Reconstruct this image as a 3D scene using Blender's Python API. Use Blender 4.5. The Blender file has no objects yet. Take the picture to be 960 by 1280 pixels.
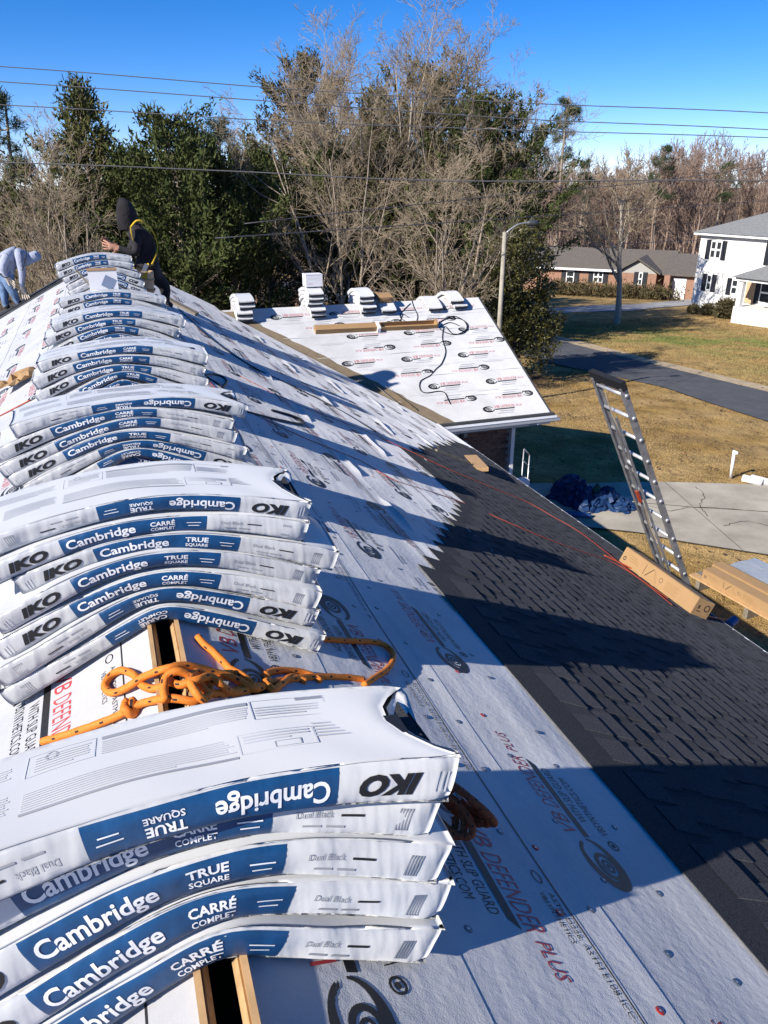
import bpy, bmesh, math, random
import numpy as np
from mathutils import Vector, Matrix

random.seed(7)
RNG = np.random.default_rng(11)
SC = bpy.context.scene
COL = SC.collection
PI = math.pi

# ------------------------------------------------------------------ camera, sky, sun, exposure
CZ = 6.4                                   # camera height above the yard
PITCH, YAW = math.radians(23.378), math.radians(19.483)
cam_d = bpy.data.cameras.new('camera')
cam = bpy.data.objects.new('camera', cam_d); COL.objects.link(cam)
cam_d.sensor_fit = 'HORIZONTAL'; cam_d.sensor_width = 36.0; cam_d.lens = 36.0
cam_d.clip_start = 0.05; cam_d.clip_end = 3000
cam.location = (0, 0, CZ)
cam.rotation_euler = (PI/2 - PITCH, 0, -YAW)
SC.camera = cam

SUN_AZ, SUN_EL = math.radians(70), math.radians(32.7)          # direction the light travels towards, and its height
SUN_D = Vector((math.sin(SUN_AZ)*math.cos(SUN_EL), math.cos(SUN_AZ)*math.cos(SUN_EL), -math.sin(SUN_EL)))
sun_d = bpy.data.lights.new('sun', 'SUN'); sun_d.energy = 5.0; sun_d.angle = math.radians(0.5); sun_d.color = (1.0, 0.94, 0.85)
sun = bpy.data.objects.new('sun', sun_d); COL.objects.link(sun)
sun.rotation_euler = SUN_D.to_track_quat('-Z', 'Y').to_euler(); sun.location = (-30, -10, 30)
W = bpy.data.worlds.new('World'); SC.world = W; W.use_nodes = True
wn = W.node_tree; bg = wn.nodes['Background']
sky = wn.nodes.new('ShaderNodeTexSky'); sky.sky_type = 'NISHITA'; sky.sun_disc = False
sky.sun_elevation = SUN_EL; sky.sun_rotation = SUN_AZ + PI
sky.altitude = 3500; sky.air_density = 0.85; sky.dust_density = 0.0; sky.ozone_density = 2.0
hsv = wn.nodes.new('ShaderNodeHueSaturation'); hsv.inputs['Saturation'].default_value = 1.4
wn.links.new(sky.outputs[0], hsv.inputs['Color']); tn = wn.nodes.new('ShaderNodeMix'); tn.data_type = 'RGBA'; tn.blend_type = 'MULTIPLY'; tn.inputs[0].default_value = 1; tn.inputs[7].default_value = (.96, .86, 1.02, 1)
wn.links.new(hsv.outputs[0], tn.inputs[6]); wn.links.new(tn.outputs[2], bg.inputs['Color']); bg.inputs['Strength'].default_value = 0.112
SC.view_settings.view_transform = 'Standard'; SC.view_settings.look = 'None'
SC.view_settings.exposure = 0.60; SC.view_settings.gamma = 1.0
SC.cycles.max_bounces = 6; SC.cycles.use_denoising = True

# ------------------------------------------------------------------ places
RZ0, TT, XR, XE, YB, YF = CZ - 1.2, 0.52, 0.038, 4.96, -2.0, 15.2   # ridge height, pitch, ridge x, eave x, back and far end of the roof
WX, WYR, WYE, WZR, WZE = 7.2, 14.6, 11.5, CZ - 2.2, CZ - 3.8          # wing: gable x, ridge y, eave y, ridge z, eave z
RN = Vector((TT, 0, 1)).normalized()

def look(u, v):
    "direction of a photograph point (960 x 1280) from the camera"
    x = (u - 480)/960.0; y = -(v - 640)/960.0
    f = math.cos(PITCH) + math.sin(PITCH)*y; z = -math.sin(PITCH) + math.cos(PITCH)*y
    c, s = math.cos(YAW), math.sin(YAW)
    return Vector((x*c + f*s, -x*s + f*c, z))
ZK = [(0, 0), (19, 0), (24, -.45), (28, -.7), (47, -1.6), (58, -2.0), (68, -2.6), (120, -3.0), (5000, -3.0)]
_zx = np.array([k[0] for k in ZK], float); _zy = np.array([k[1] for k in ZK], float)
def zg(x, y): return float(np.interp(.72*x + .69*y, _zx, _zy))
def gp(u, v):
    "where that direction meets the ground"
    r = look(u, v); z = 0.0
    for _ in range(30):
        p = r*((z - CZ)/r.z); z = zg(p.x, p.y)
    return Vector((p.x, p.y, z))
def rf(u, v, lift=0.0):
    "where that direction meets the main roof"
    r = look(u, v)
    for sd in (1, -1):
        t = (-1.2 - lift*-1.0 + TT*sd*XR)/(r.z + TT*sd*r.x)
        p = r*t
        if (p.x - XR)*sd >= 0: break
    return Vector((p.x, p.y, p.z + CZ))
def wf(u, v):
    "where that direction meets the wing roof"
    r = look(u, v); k = (WZR - WZE)/(WYR - WYE)
    t = (WZR - CZ - k*WYR)/(r.z - k*r.y)
    p = r*t; return Vector((p.x, p.y, p.z + CZ))
def ay(u, v, y): r = look(u, v); p = r*(y/r.y); return Vector((p.x, p.y, p.z + CZ))
def afar(u, d):
    "ground point under an image column at a distance"
    r = look(u, 225); p = r*d; return Vector((p.x, p.y, zg(p.x, p.y)))
def hz(v, u, d): return CZ + (look(u, v)*d/ math.hypot(*look(u, v).xy)*math.hypot(*look(u, 225).xy)).z

# ------------------------------------------------------------------ materials
def mat(name, col, rough=.6, metal=0.0, spec=.4, noise=None, bump=None, orand=0.0, col2=None, attr=None, fuzz=0.0):
    m = bpy.data.materials.new(name); m.use_nodes = True
    nt = m.node_tree; b = nt.nodes['Principled BSDF']
    b.inputs['Roughness'].default_value = rough; b.inputs['Metallic'].default_value = metal
    b.inputs['Specular IOR Level'].default_value = spec
    if fuzz: b.inputs['Diffuse Roughness'].default_value = fuzz
    tc = nt.nodes.new('ShaderNodeTexCoord')
    rgb = nt.nodes.new('ShaderNodeRGB'); rgb.outputs[0].default_value = (*col, 1); out = rgb.outputs[0]
    if noise:
        sc, amt = noise[0], noise[1]
        n = nt.nodes.new('ShaderNodeTexNoise'); n.inputs['Scale'].default_value = sc; n.inputs['Detail'].default_value = noise[2] if len(noise) > 2 else 5
        n.inputs['Roughness'].default_value = .65
        nt.links.new(tc.outputs['Object'], n.inputs['Vector'])
        r = nt.nodes.new('ShaderNodeMapRange'); r.inputs['From Min'].default_value = .3; r.inputs['From Max'].default_value = .7
        nt.links.new(n.outputs['Fac'], r.inputs['Value'])
        mx = nt.nodes.new('ShaderNodeMix'); mx.data_type = 'RGBA'
        c2 = col2 if col2 else tuple(c*(1 + amt) for c in col)
        c1 = col if col2 else tuple(c*(1 - amt) for c in col)
        mx.inputs[6].default_value = (*c1, 1); mx.inputs[7].default_value = (*c2, 1)
        nt.links.new(r.outputs[0], mx.inputs[0]); out = mx.outputs[2]
    if orand:
        oi = nt.nodes.new('ShaderNodeObjectInfo'); r = nt.nodes.new('ShaderNodeMapRange')
        r.inputs['To Min'].default_value = 1 - orand; r.inputs['To Max'].default_value = 1 + orand
        nt.links.new(oi.outputs['Random'], r.inputs['Value'])
        mu = nt.nodes.new('ShaderNodeMix'); mu.data_type = 'RGBA'; mu.blend_type = 'MULTIPLY'; mu.inputs[0].default_value = 1
        nt.links.new(out, mu.inputs[6]); nt.links.new(r.outputs[0], mu.inputs[7]); out = mu.outputs[2]
    if attr:
        at = nt.nodes.new('ShaderNodeAttribute'); at.attribute_name = attr
        mu = nt.nodes.new('ShaderNodeMix'); mu.data_type = 'RGBA'; mu.blend_type = 'MULTIPLY'; mu.inputs[0].default_value = 1
        nt.links.new(out, mu.inputs[6]); nt.links.new(at.outputs['Color'], mu.inputs[7]); out = mu.outputs[2]
    nt.links.new(out, b.inputs['Base Color'])
    prev = None
    for bp in ([bump] if isinstance(bump, tuple) else (bump or [])):
        n = nt.nodes.new('ShaderNodeTexNoise'); n.inputs['Scale'].default_value = bp[0]; n.inputs['Detail'].default_value = 1.5
        if len(bp) > 3:
            mp = nt.nodes.new('ShaderNodeMapping'); mp.inputs['Scale'].default_value = bp[3]
            if len(bp) > 4: mp.inputs['Rotation'].default_value = bp[4]
            nt.links.new(tc.outputs['Object'], mp.inputs['Vector']); nt.links.new(mp.outputs[0], n.inputs['Vector'])
        else: nt.links.new(tc.outputs['Object'], n.inputs['Vector'])
        bn = nt.nodes.new('ShaderNodeBump'); bn.inputs['Strength'].default_value = bp[1]; bn.inputs['Distance'].default_value = bp[2]
        nt.links.new(n.outputs['Fac'], bn.inputs['Height'])
        if prev: nt.links.new(prev.outputs[0], bn.inputs['Normal'])
        prev = bn
    if prev: nt.links.new(prev.outputs[0], b.inputs['Normal'])
    return m

MT = dict(
    wrap=mat('white_plastic_wrap', (.59, .595, .60), .28, fuzz=.8, spec=.5, noise=(4, .018, 2), bump=[(26, .75, .008, (1, 1, .22), (0, .7, 0)), (13, .6, .010, (1, 1, .16), (0, .85, 0)), (90, .14, .002), (5, .14, .010)], orand=.05),
    wrap_top=mat('white_plastic_wrap_top', (.59, .595, .60), .28, fuzz=.8, spec=.5, noise=(4, .018, 2), bump=[(3.5, .12, .010), (11, .10, .004, (1, .35, 1), (0, 0, .4)), (60, .10, .0015)], orand=.04),
    blue=mat('blue_label_print', (.008, .062, .172), .38, spec=.5, noise=(20, .22), bump=[(26, .5, .006, (1, 1, .22), (0, .7, 0)), (90, .2, .002)]),
    white_ink=mat('white_letter_print', (.82, .83, .85), .45),
    black_ink=mat('black_letter_print', (.018, .018, .02), .5),
    grey_ink=mat('grey_small_print', (.34, .35, .37), .5),
    pale_ink=mat('pale_small_print', (.60, .61, .63), .5),
    red_ink=mat('red_letter_print', (.48, .055, .065), .5),
    sheet=mat('grey_white_underlayment', (.53, .53, .54), .52, fuzz=1.0, spec=.35, noise=(1.7, .13, 10), bump=[(42, .45, .0026), (10, .45, .008, (1.0, .30, 1), (0, 0, .5)), (300, .5, .0012)], orand=.03),
    felt=mat('brown_valley_felt', (.19, .145, .095), .9, noise=(4, .25), bump=(40, .5, .006)),
    dark_felt=mat('dark_grey_felt', (.050, .052, .056), .9, noise=(5, .25), bump=(60, .5, .004)),
    shingle=mat('charcoal_shingle', (.045, .047, .052), .95, fuzz=.6, spec=.06, noise=(220, .45, 2), bump=(420, .6, .002), orand=.10),
    tab=mat('charcoal_shingle_tab', (.055, .057, .063), .95, fuzz=.6, spec=.06, noise=(200, .45, 2), bump=(420, .6, .002), orand=.13),
    wood=mat('raw_lumber', (.50, .31, .15), .7, noise=(14, .18), bump=(60, .2, .003, (1, .1, 1))),
    grey_wood=mat('weathered_lumber', (.20, .17, .13), .8, noise=(14, .25)),
    plywood=mat('plywood_edge', (.42, .27, .13), .8, noise=(30, .25)),
    card=mat('brown_cardboard', (.36, .222, .105), .75, noise=(5, .06), bump=(80, .08, .002)),
    card_ink=mat('cardboard_print', (.06, .04, .03), .7),
    card_mid=mat('cardboard_pale_print', (.30, .17, .075), .7),
    void=mat('painted_attic_shade', (.006, .006, .006), .9),
    white_metal=mat('white_painted_metal', (.74, .75, .77), .4, spec=.5, noise=(6, .04)),
    galv=mat('grey_galvanised_metal', (.42, .43, .44), .38, metal=.8, noise=(8, .2)),
    alu=mat('worn_aluminium', (.62, .62, .63), .36, metal=.5, noise=(14, .25), bump=(90, .1, .002)),
    alu_dark=mat('dirty_aluminium_rail', (.26, .26, .27), .45, metal=.4, noise=(14, .35), bump=(90, .1, .002)),
    rubber=mat('black_rubber', (.015, .015, .016), .6),
    rope=mat('orange_rope', (.70, .20, .022), .7, noise=(90, .15), bump=(220, .4, .002)),
    rope_shaded=mat('shaded_orange_rope', (.34, .075, .02), .75, noise=(90, .3), bump=(160, .6, .004)),  # darker copy of the orange rope, its shade painted into the colour
    rope_fleck=mat('rope_dark_fleck', (.035, .02, .015), .8),
    cord_red=mat('orange_red_cord', (.36, .06, .03), .5),
    cord_black=mat('black_cord', (.014, .014, .016), .5),
    brick=mat('red_brown_brick', (.20, .098, .066), .9, noise=(30, .3), bump=(120, .5, .004), orand=.35),
    mortar=mat('pale_mortar', (.40, .36, .31), .95, noise=(40, .15), bump=(150, .4, .003)),
    glass=mat('dark_window_glass', (.03, .036, .04), .08, spec=.8),
    siding=mat('white_siding', (.78, .76, .72), .6, noise=(2, .04)),
    trim=mat('white_trim', (.80, .80, .79), .5),
    shutter=mat('black_shutter', (.018, .02, .026), .5),
    grey_roof=mat('grey_shingle_roof', (.20, .205, .205), .9, noise=(6, .2), bump=(60, .4, .01)),
    dark_roof=mat('dark_grey_shingle_roof', (.125, .108, .095), .9, noise=(6, .25), bump=(60, .4, .01)),
    ranch_roof=mat('mid_grey_shingle_roof', (.125, .108, .092), .9, noise=(6, .2), bump=(60, .4, .01)),
    grey_siding=mat('grey_gable_siding', (.36, .35, .33), .7),
    ranch_brick=mat('ranch_red_brick', (.31, .175, .12), .9, noise=(9, .2)),
    asphalt=mat('road_asphalt', (.085, .088, .095), .9, noise=(2.2, .22, 8), bump=(140, .4, .006)),
    concrete=mat('driveway_concrete', (.38, .345, .28), .9, noise=(.9, .30, 9), bump=(60, .3, .004)),
    walk=mat('pale_drive_concrete', (.36, .35, .34), .9, noise=(.5, .1)),
    ground=mat('lawn_ground', (.9, .9, .9), .95, spec=.1, noise=(1.1, .55, 10), bump=[(26, .7, .05), (5, .4, .1)], attr='tint'),
    blade=mat('dry_grass_blade', (.9, .9, .9), .85, spec=.2, attr='tint'),
    bark=mat('grey_brown_bark', (.30, .245, .185), .9, noise=(8, .3)),
    twig=mat('tan_twig', (.34, .268, .185), .9, noise=(2, .25)),
    pale_bark=mat('pale_grey_bark', (.36, .31, .25), .9, noise=(6, .25)),
    far_twig=mat('far_reddish_twig', (.27, .19, .145), .9, noise=(.4, .25)),
    cedar=mat('cedar_foliage', (.066, .082, .022), .8, spec=.25, noise=(1.2, .5), col2=(.10, .088, .026)),
    cedar_dark=mat('dark_cedar_foliage', (.044, .064, .017), .8, spec=.25, noise=(1.0, .5), col2=(.075, .085, .022)),
    cedar_brown=mat('olive_brown_cedar_foliage', (.075, .072, .028), .8, spec=.25, noise=(1.0, .5), col2=(.11, .09, .04)),
    pine=mat('pine_needles', (.045, .068, .026), .8, noise=(.8, .4)),
    magnolia=mat('glossy_evergreen_leaf', (.034, .042, .012), .45, spec=.5, noise=(1.5, .5), col2=(.11, .095, .022)),
    bush=mat('brown_green_bush', (.085, .07, .03), .85, noise=(3, .4)),
    tarp=mat('blue_tarpaulin', (.014, .042, .12), .5, spec=.25, noise=(5, .25), bump=(30, .4, .01)),
    pale_tarp=mat('pale_plastic_sheet', (.33, .36, .40), .4, bump=(12, .5, .02)),
    tarp_green=mat('green_tarp_underside', (.05, .11, .085), .4, spec=.5),
    pipe_blue=mat('blue_pipe', (.04, .10, .26), .4),
    wire=mat('power_cable', (.10, .10, .11), .6),
    pole=mat('grey_wood_pole', (.33, .30, .24), .9, noise=(4, .2, 4)),
    lamp_head=mat('dark_lamp_head', (.05, .055, .06), .45),
    hoodie=mat('black_hoodie_cloth', (.022, .020, .022), .95, noise=(14, .3), bump=(40, .5, .01)),
    black_trousers=mat('black_trouser_cloth', (.014, .014, .016), .9, bump=(30, .5, .01)),
    skin=mat('skin', (.42, .21, .135), .55),
    glove=mat('pale_work_glove', (.52, .45, .36), .8),
    grey_shirt=mat('pale_blue_grey_sweatshirt', (.34, .37, .47), .9, noise=(16, .15), bump=(30, .6, .012)),
    jeans=mat('faded_blue_jeans', (.14, .22, .36), .9, noise=(10, .45), bump=(30, .5, .01)),
    boot=mat('dark_boot', (.02, .018, .016), .6),
    sole=mat('pale_boot_sole', (.5, .42, .3), .8),
    yellow=mat('yellow_webbing', (.55, .36, .02), .7),
    leather=mat('tan_leather', (.60, .40, .23), .65, noise=(12, .2), bump=(40, .4, .006)),
    nail_red=mat('red_plastic_cap', (.55, .03, .02), .4),
    nail_grey=mat('grey_plastic_cap', (.16, .17, .19), .45),
    paper=mat('white_carton', (.76, .75, .77), .6),
    slate=mat('blue_grey_card', (.20, .25, .36), .6),
)

# ------------------------------------------------------------------ mesh helpers
def meshnp(name, V, faces, mats, midx=None, smooth=False):
    "V (n,3); faces: list of int arrays (k, 3) or (k, 4)"
    me = bpy.data.meshes.new(name)
    V = np.asarray(V, np.float32)
    loops = np.concatenate([np.asarray(f).ravel() for f in faces]).astype(np.int32)
    tot = np.concatenate([np.full(len(f), np.asarray(f).shape[1]) for f in faces]).astype(np.int32)
    start = np.concatenate([[0], np.cumsum(tot)[:-1]]).astype(np.int32)
    me.vertices.add(len(V)); me.vertices.foreach_set('co', V.ravel())
    me.loops.add(len(loops)); me.loops.foreach_set('vertex_index', loops)
    me.polygons.add(len(tot)); me.polygons.foreach_set('loop_start', start)
    try: me.polygons.foreach_set('loop_total', tot)
    except Exception: pass
    for m in mats: me.materials.append(m)
    if midx is not None: me.polygons.foreach_set('material_index', np.asarray(midx, np.int32))
    if smooth: me.polygons.foreach_set('use_smooth', np.ones(len(tot), bool))
    me.update(calc_edges=True); me.validate()
    return me
def link(name, me, parent=None, loc=None, rot=None):
    o = bpy.data.objects.new(name, me); COL.objects.link(o)
    if parent is not None: o.parent = parent
    if loc is not None: o.location = loc
    if rot is not None: o.rotation_euler = rot
    return o
class MB:
    def __init__(s): s.v = []; s.f = []; s.m = []
    def add(s, V, F, m=0):
        o = len(s.v); s.v += [tuple(p) for p in V]; s.f += [tuple(i + o for i in f) for f in F]
        s.m += ([m]*len(F) if isinstance(m, int) else list(m)); return s
    def box(s, c, d, R=None, m=0, taper=1.0):
        x, y, z = d[0]/2, d[1]/2, d[2]/2; V = []
        for k in (-1, 1):
            t = taper if k > 0 else 1
            for a, b in ((-1, -1), (1, -1), (1, 1), (-1, 1)):
                p = Vector((a*x*t, b*y*t, k*z))
                if R is not None: p = R @ p
                V.append(p + Vector(c))
        return s.add(V, [(3, 2, 1, 0), (4, 5, 6, 7), (0, 1, 5, 4), (1, 2, 6, 5), (2, 3, 7, 6), (3, 0, 4, 7)], m)
    def box2(s, a, b, m=0):
        return s.box([(a[i] + b[i])/2 for i in range(3)], [abs(b[i] - a[i]) for i in range(3)], None, m)
    def tube(s, P, r, n=8, m=0, fleck=None, cap=True, twist=0.0):
        P = [Vector(p) for p in P]; k = len(P); V = []; F = []; mi = []
        rs = r if isinstance(r, (list, tuple)) else [r]*k
        nrm = None
        for i in range(k):
            t = (P[min(i + 1, k - 1)] - P[max(i - 1, 0)])
            if t.length < 1e-9: t = Vector((0, 0, 1))
            t.normalize()
            if nrm is None: nrm = t.orthogonal().normalized()
            nrm = (nrm - t*nrm.dot(t))
            if nrm.length < 1e-6: nrm = t.orthogonal()
            nrm.normalize(); b = t.cross(nrm)
            for j in range(n):
                a = 2*PI*j/n; V.append(P[i] + (nrm*math.cos(a) + b*math.sin(a))*rs[i]*(1 + twist*math.cos(4*a - .62*i)))
        for i in range(k - 1):
            for j in range(n):
                F.append((i*n + j, i*n + (j + 1) % n, (i + 1)*n + (j + 1) % n, (i + 1)*n + j))
                mi.append(fleck if fleck is not None and ((i + 2*j) % 13 in (0, 1) and j % 3 == 0) else m)
        if cap: F += [tuple(range(n - 1, -1, -1)), tuple((k - 1)*n + j for j in range(n))]; mi += [m, m]
        return s.add(V, F, mi)
    def bar(s, a, b, w, h=None, m=0, up=Vector((0, 0, 1))):
        a, b = Vector(a), Vector(b); d = b - a; L = d.length; d.normalize()
        x = d.cross(up)
        if x.length < 1e-5: x = d.cross(Vector((1, 0, 0)))
        x.normalize(); z = x.cross(d)
        R = Matrix((x, d, z)).transposed()
        return s.box((a + b)/2, (w, L, h or w), R, m)
    def grid(s, fn, nu, nv, m=0):
        V = [fn(i/nu, j/nv) for j in range(nv + 1) for i in range(nu + 1)]
        F = [(j*(nu + 1) + i, j*(nu + 1) + i + 1, (j + 1)*(nu + 1) + i + 1, (j + 1)*(nu + 1) + i) for j in range(nv) for i in range(nu)]
        return s.add(V, F, m)
    def disc(s, c, r, n=10, m=0, ax=None, ay=None):
        ax = ax or Vector((1, 0, 0)); ay = ay or Vector((0, 1, 0)); c = Vector(c)
        V = [c + ax*(r*math.cos(2*PI*k/n)) + ay*(r*math.sin(2*PI*k/n)) for k in range(n)]
        return s.add(V, [tuple(range(n))], m)
    def mesh(s, name, mats, smooth=False):
        me = bpy.data.meshes.new(name); me.from_pydata([tuple(v) for v in s.v], [], s.f)
        for m in (mats if isinstance(mats, (list, tuple)) else [mats]): me.materials.append(m)
        me.polygons.foreach_set('material_index', np.array(s.m, np.int32))
        if smooth: me.polygons.foreach_set('use_smooth', np.ones(len(s.f), bool))
        me.update(); return me
    def build(s, name, mats, parent=None, smooth=False, loc=None, rot=None):
        return link(name, s.mesh(name, mats, smooth), parent, loc, rot)
def empty(name, loc=(0, 0, 0), rot=(0, 0, 0)):
    o = bpy.data.objects.new(name, None); COL.objects.link(o); o.location = loc; o.rotation_euler = rot; o.empty_display_size = .2
    return o
def tag(o, label, cat, group=None, kind=None):
    o['label'] = label; o['category'] = cat
    if group: o['group'] = group
    if kind: o['kind'] = kind
    return o
def structure(o, label=None):
    o['kind'] = 'structure'
    if label: o['label'] = label
    return o
def spline(pts, n=12, closed=False):
    "catmull-rom through points"
    P = [Vector(p) for p in pts]; out = []
    k = len(P)
    for i in range(k - 1):
        a, b, c, d = P[max(i - 1, 0)], P[i], P[i + 1], P[min(i + 2, k - 1)]
        for j in range(n):
            t = j/n; t2 = t*t; t3 = t2*t
            out.append(.5*((2*b) + (c - a)*t + (2*a - 5*b + 4*c - d)*t2 + (3*b - a - 3*c + d)*t3))
    out.append(P[-1]); return out
_tc = {}
def text2d(s, bold=0.0, shear=0.0, res=2, spacing=1.0):
    "triangles of a line of letters, scaled to a unit box (0..1, 0..1); returns V (n,2), T (m,3), aspect"
    key = (s, bold, shear, res, spacing)
    if key in _tc: return _tc[key]
    cu = bpy.data.curves.new('letters', 'FONT'); cu.body = s; cu.size = 1; cu.offset = bold; cu.shear = shear
    cu.resolution_u = res; cu.fill_mode = 'FRONT'; cu.space_character = spacing
    ob = bpy.data.objects.new('letters', cu); COL.objects.link(ob)
    dg = bpy.context.evaluated_depsgraph_get(); dg.update()
    me = bpy.data.meshes.new_from_object(ob.evaluated_get(dg))
    V = np.zeros(len(me.vertices)*3, np.float32); me.vertices.foreach_get('co', V); V = V.reshape(-1, 3)[:, :2]
    me.calc_loop_triangles(); T = np.zeros(len(me.loop_triangles)*3, np.int32); me.loop_triangles.foreach_get('vertices', T); T = T.reshape(-1, 3)
    bpy.data.objects.remove(ob); bpy.data.curves.remove(cu); bpy.data.meshes.remove(me)
    lo, hi = V.min(0), V.max(0); asp = (hi[0] - lo[0])/(hi[1] - lo[1])
    V = (V - lo)/(hi - lo)
    _tc[key] = (V, T, asp); return _tc[key]
class Flat:
    "flat print gathered in two dimensions: letters, bars and rings with a material number"
    def __init__(s): s.V = []; s.T = []; s.M = []; s.n = 0
    def tri(s, V, T, m):
        V = np.asarray(V, float); T = np.asarray(T, int)
        s.V.append(V); s.T.append(T + s.n); s.M.append(np.full(len(T), m)); s.n += len(V); return s
    def text(s, t, x0, x1, y0, y1, m, cut=0, **k):
        V, T, a = text2d(t, **k)
        for _ in range(cut):                                          # finer triangles, to follow a bent surface
            n = len(V); M_ = [(V[T[:, i]] + V[T[:, (i + 1) % 3]])/2 for i in range(3)]; q = len(T); i0 = n + np.arange(q); i1 = i0 + q; i2 = i1 + q
            V = np.concatenate([V] + M_); T = np.concatenate([np.stack(x, 1) for x in ((T[:, 0], i0, i2), (i0, T[:, 1], i1), (i2, i1, T[:, 2]), (i0, i1, i2))])
        return s.tri(V*[x1 - x0, y1 - y0] + [x0, y0], T, m)
    def rect(s, x0, x1, y0, y1, m, nx=1):
        xs = np.linspace(x0, x1, nx + 1); V = [(x, y) for x in xs for y in (y0, y1)]
        T = [t for i in range(nx) for t in ((2*i, 2*i + 2, 2*i + 3), (2*i, 2*i + 3, 2*i + 1))]
        return s.tri(V, T, m)
    def frame(s, x0, x1, y0, y1, w, m, nx=4):
        return s.rect(x0, x1, y0, y0 + w, m, nx).rect(x0, x1, y1 - w, y1, m, nx).rect(x0, x0 + w, y0, y1, m).rect(x1 - w, x1, y0, y1, m)
    def ring(s, cx, cy, rx, ry, w0, w1, a0, a1, m, n=20, tilt=0.0):
        A = np.linspace(a0, a1, n + 1); w = np.linspace(w0, w1, n + 1) if not callable(w0) else w0(np.linspace(0, 1, n + 1))
        c, q = math.cos(tilt), math.sin(tilt)
        o = np.stack([rx*np.cos(A), ry*np.sin(A)], 1); i = np.stack([(rx - w)*np.cos(A), (ry - w)*np.sin(A)], 1)
        V = np.empty((2*(n + 1), 2)); V[0::2] = o; V[1::2] = i
        V = V @ np.array([[c, q], [-q, c]]) + [cx, cy]
        T = [t for k in range(n) for t in ((2*k, 2*k + 2, 2*k + 3), (2*k, 2*k + 3, 2*k + 1))]
        return s.tri(V, T, m)
    def done(s):
        return np.concatenate(s.V), np.concatenate(s.T), np.concatenate(s.M)
class Prints:
    "flat print laid on a surface, all of one part in one mesh"
    def __init__(s): s.V = []; s.T = []; s.M = []; s.n = 0
    def lay(s, flat, fn):
        V, T, M = flat; P = fn(V[:, 0], V[:, 1]); s.V.append(P); s.T.append(T + s.n); s.M.append(M); s.n += len(P)
    def build(s, name, mats, parent):
        if not s.V: return None
        return link(name, meshnp(name, np.concatenate(s.V), [np.concatenate(s.T)], mats, np.concatenate(s.M)), parent)
# ------------------------------------------------------------------ the house under the workers: roof decks, paper, shingles, wing
def wr(x, y):
    "the lie of the paper: gentle ripples"
    return (.0022*np.sin(6.1*x + 2.3*y + 1.0) + .0018*np.sin(-4.0*x + 5.3*y + .4) + .0013*np.sin(11*x + 3.9*y) + .0009*np.sin(2.1*x - 9.7*y + 2)
            + .0060*np.exp(-((x - 1.28 - .05*np.sin(2.1*y))/.05)**2)*(np.sin(3.7*y + .5) > .2)*np.abs(np.sin(3.7*y + .5) - .2))
def sheet_pt(x, y, off):
    x = np.asarray(x, float); y = np.asarray(y, float); sd = np.where(x >= XR, 1.0, -1.0)
    z = RZ0 - TT*np.abs(x - XR); o = wr(x, y) + off
    return np.stack([x + sd*RN.x*o, y, z + RN.z*o], -1)
def valley_x(y):
    k = (WZR - WZE)/(WYR - WYE)
    return XR + (RZ0 - (WZR - k*np.abs(WYR - np.asarray(y, float))))/TT
def ymax_at(x):
    "the right slope ends in the valley or at the far gable"
    x = np.asarray(x, float); xv = float(valley_x(WYR))
    return np.where(x < xv, YF, WYR - (x - xv)/(float(valley_x(WYE)) - xv)*(WYR - WYE))

house = empty('house', (0, 0, 0)); tag(house, 'brick house with half-shingled gable roof, papered wing and open ridge slot', 'house')

# decks with the open ridge slot between them
d = MB()
def deck(sd, x0, x1):
    for (a, b) in ((-.02, -.022),):
        pass
    ys = [YB, WYE, WYR, YF]
    pts = []
    n = 24
    top = []; bot = []
    for i in range(n + 1):
        x = x0 + (x1 - x0)*i/n
        ym = float(ymax_at(x)) if sd > 0 else YF
        for lst, o in ((top, -.004), (bot, -.024)):
            for y in (YB, ym):
                lst.append((x + sd*RN.x*o, y, RZ0 - TT*abs(x - XR) + RN.z*o))
    V = top + bot; N = len(top); F = []
    for i in range(n):
        a, b, c, e = 2*i, 2*i + 1, 2*i + 3, 2*i + 2
        F += [(a, e, c, b) if sd > 0 else (a, b, c, e), (N + a, N + b, N + c, N + e) if sd > 0 else (N + a, N + e, N + c, N + b)]
        F += [(b, c, N + c, N + b), (a, N + a, N + e, e)]
    F += [(0, 1, N + 1, N), (2*n, N + 2*n, N + 2*n + 1, 2*n + 1)]
    return MB().add(V, F)
deck(1, .066, XE).build('roof_deck', MT['plywood'], house)
deck(-1, .004, -4.98).build('roof_deck', MT['plywood'], house)
MB().box2((-.18, YB, RZ0 - .42), (.26, YF, RZ0 - .18)).build('slot_shade_block', MT['void'], house)  # near-black block added below the slot, painting the shade of the open attic
for x in (-.016, .086):                                             # raw lumber battens lining the slot
    sd = 1 if x > XR else -1
    MB().bar((x - sd*.012, YB, RZ0 - .030), (x - sd*.012, 4.0, RZ0 - .030), .012, .05).build('slot_edge', MT['wood'], house)

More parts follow.
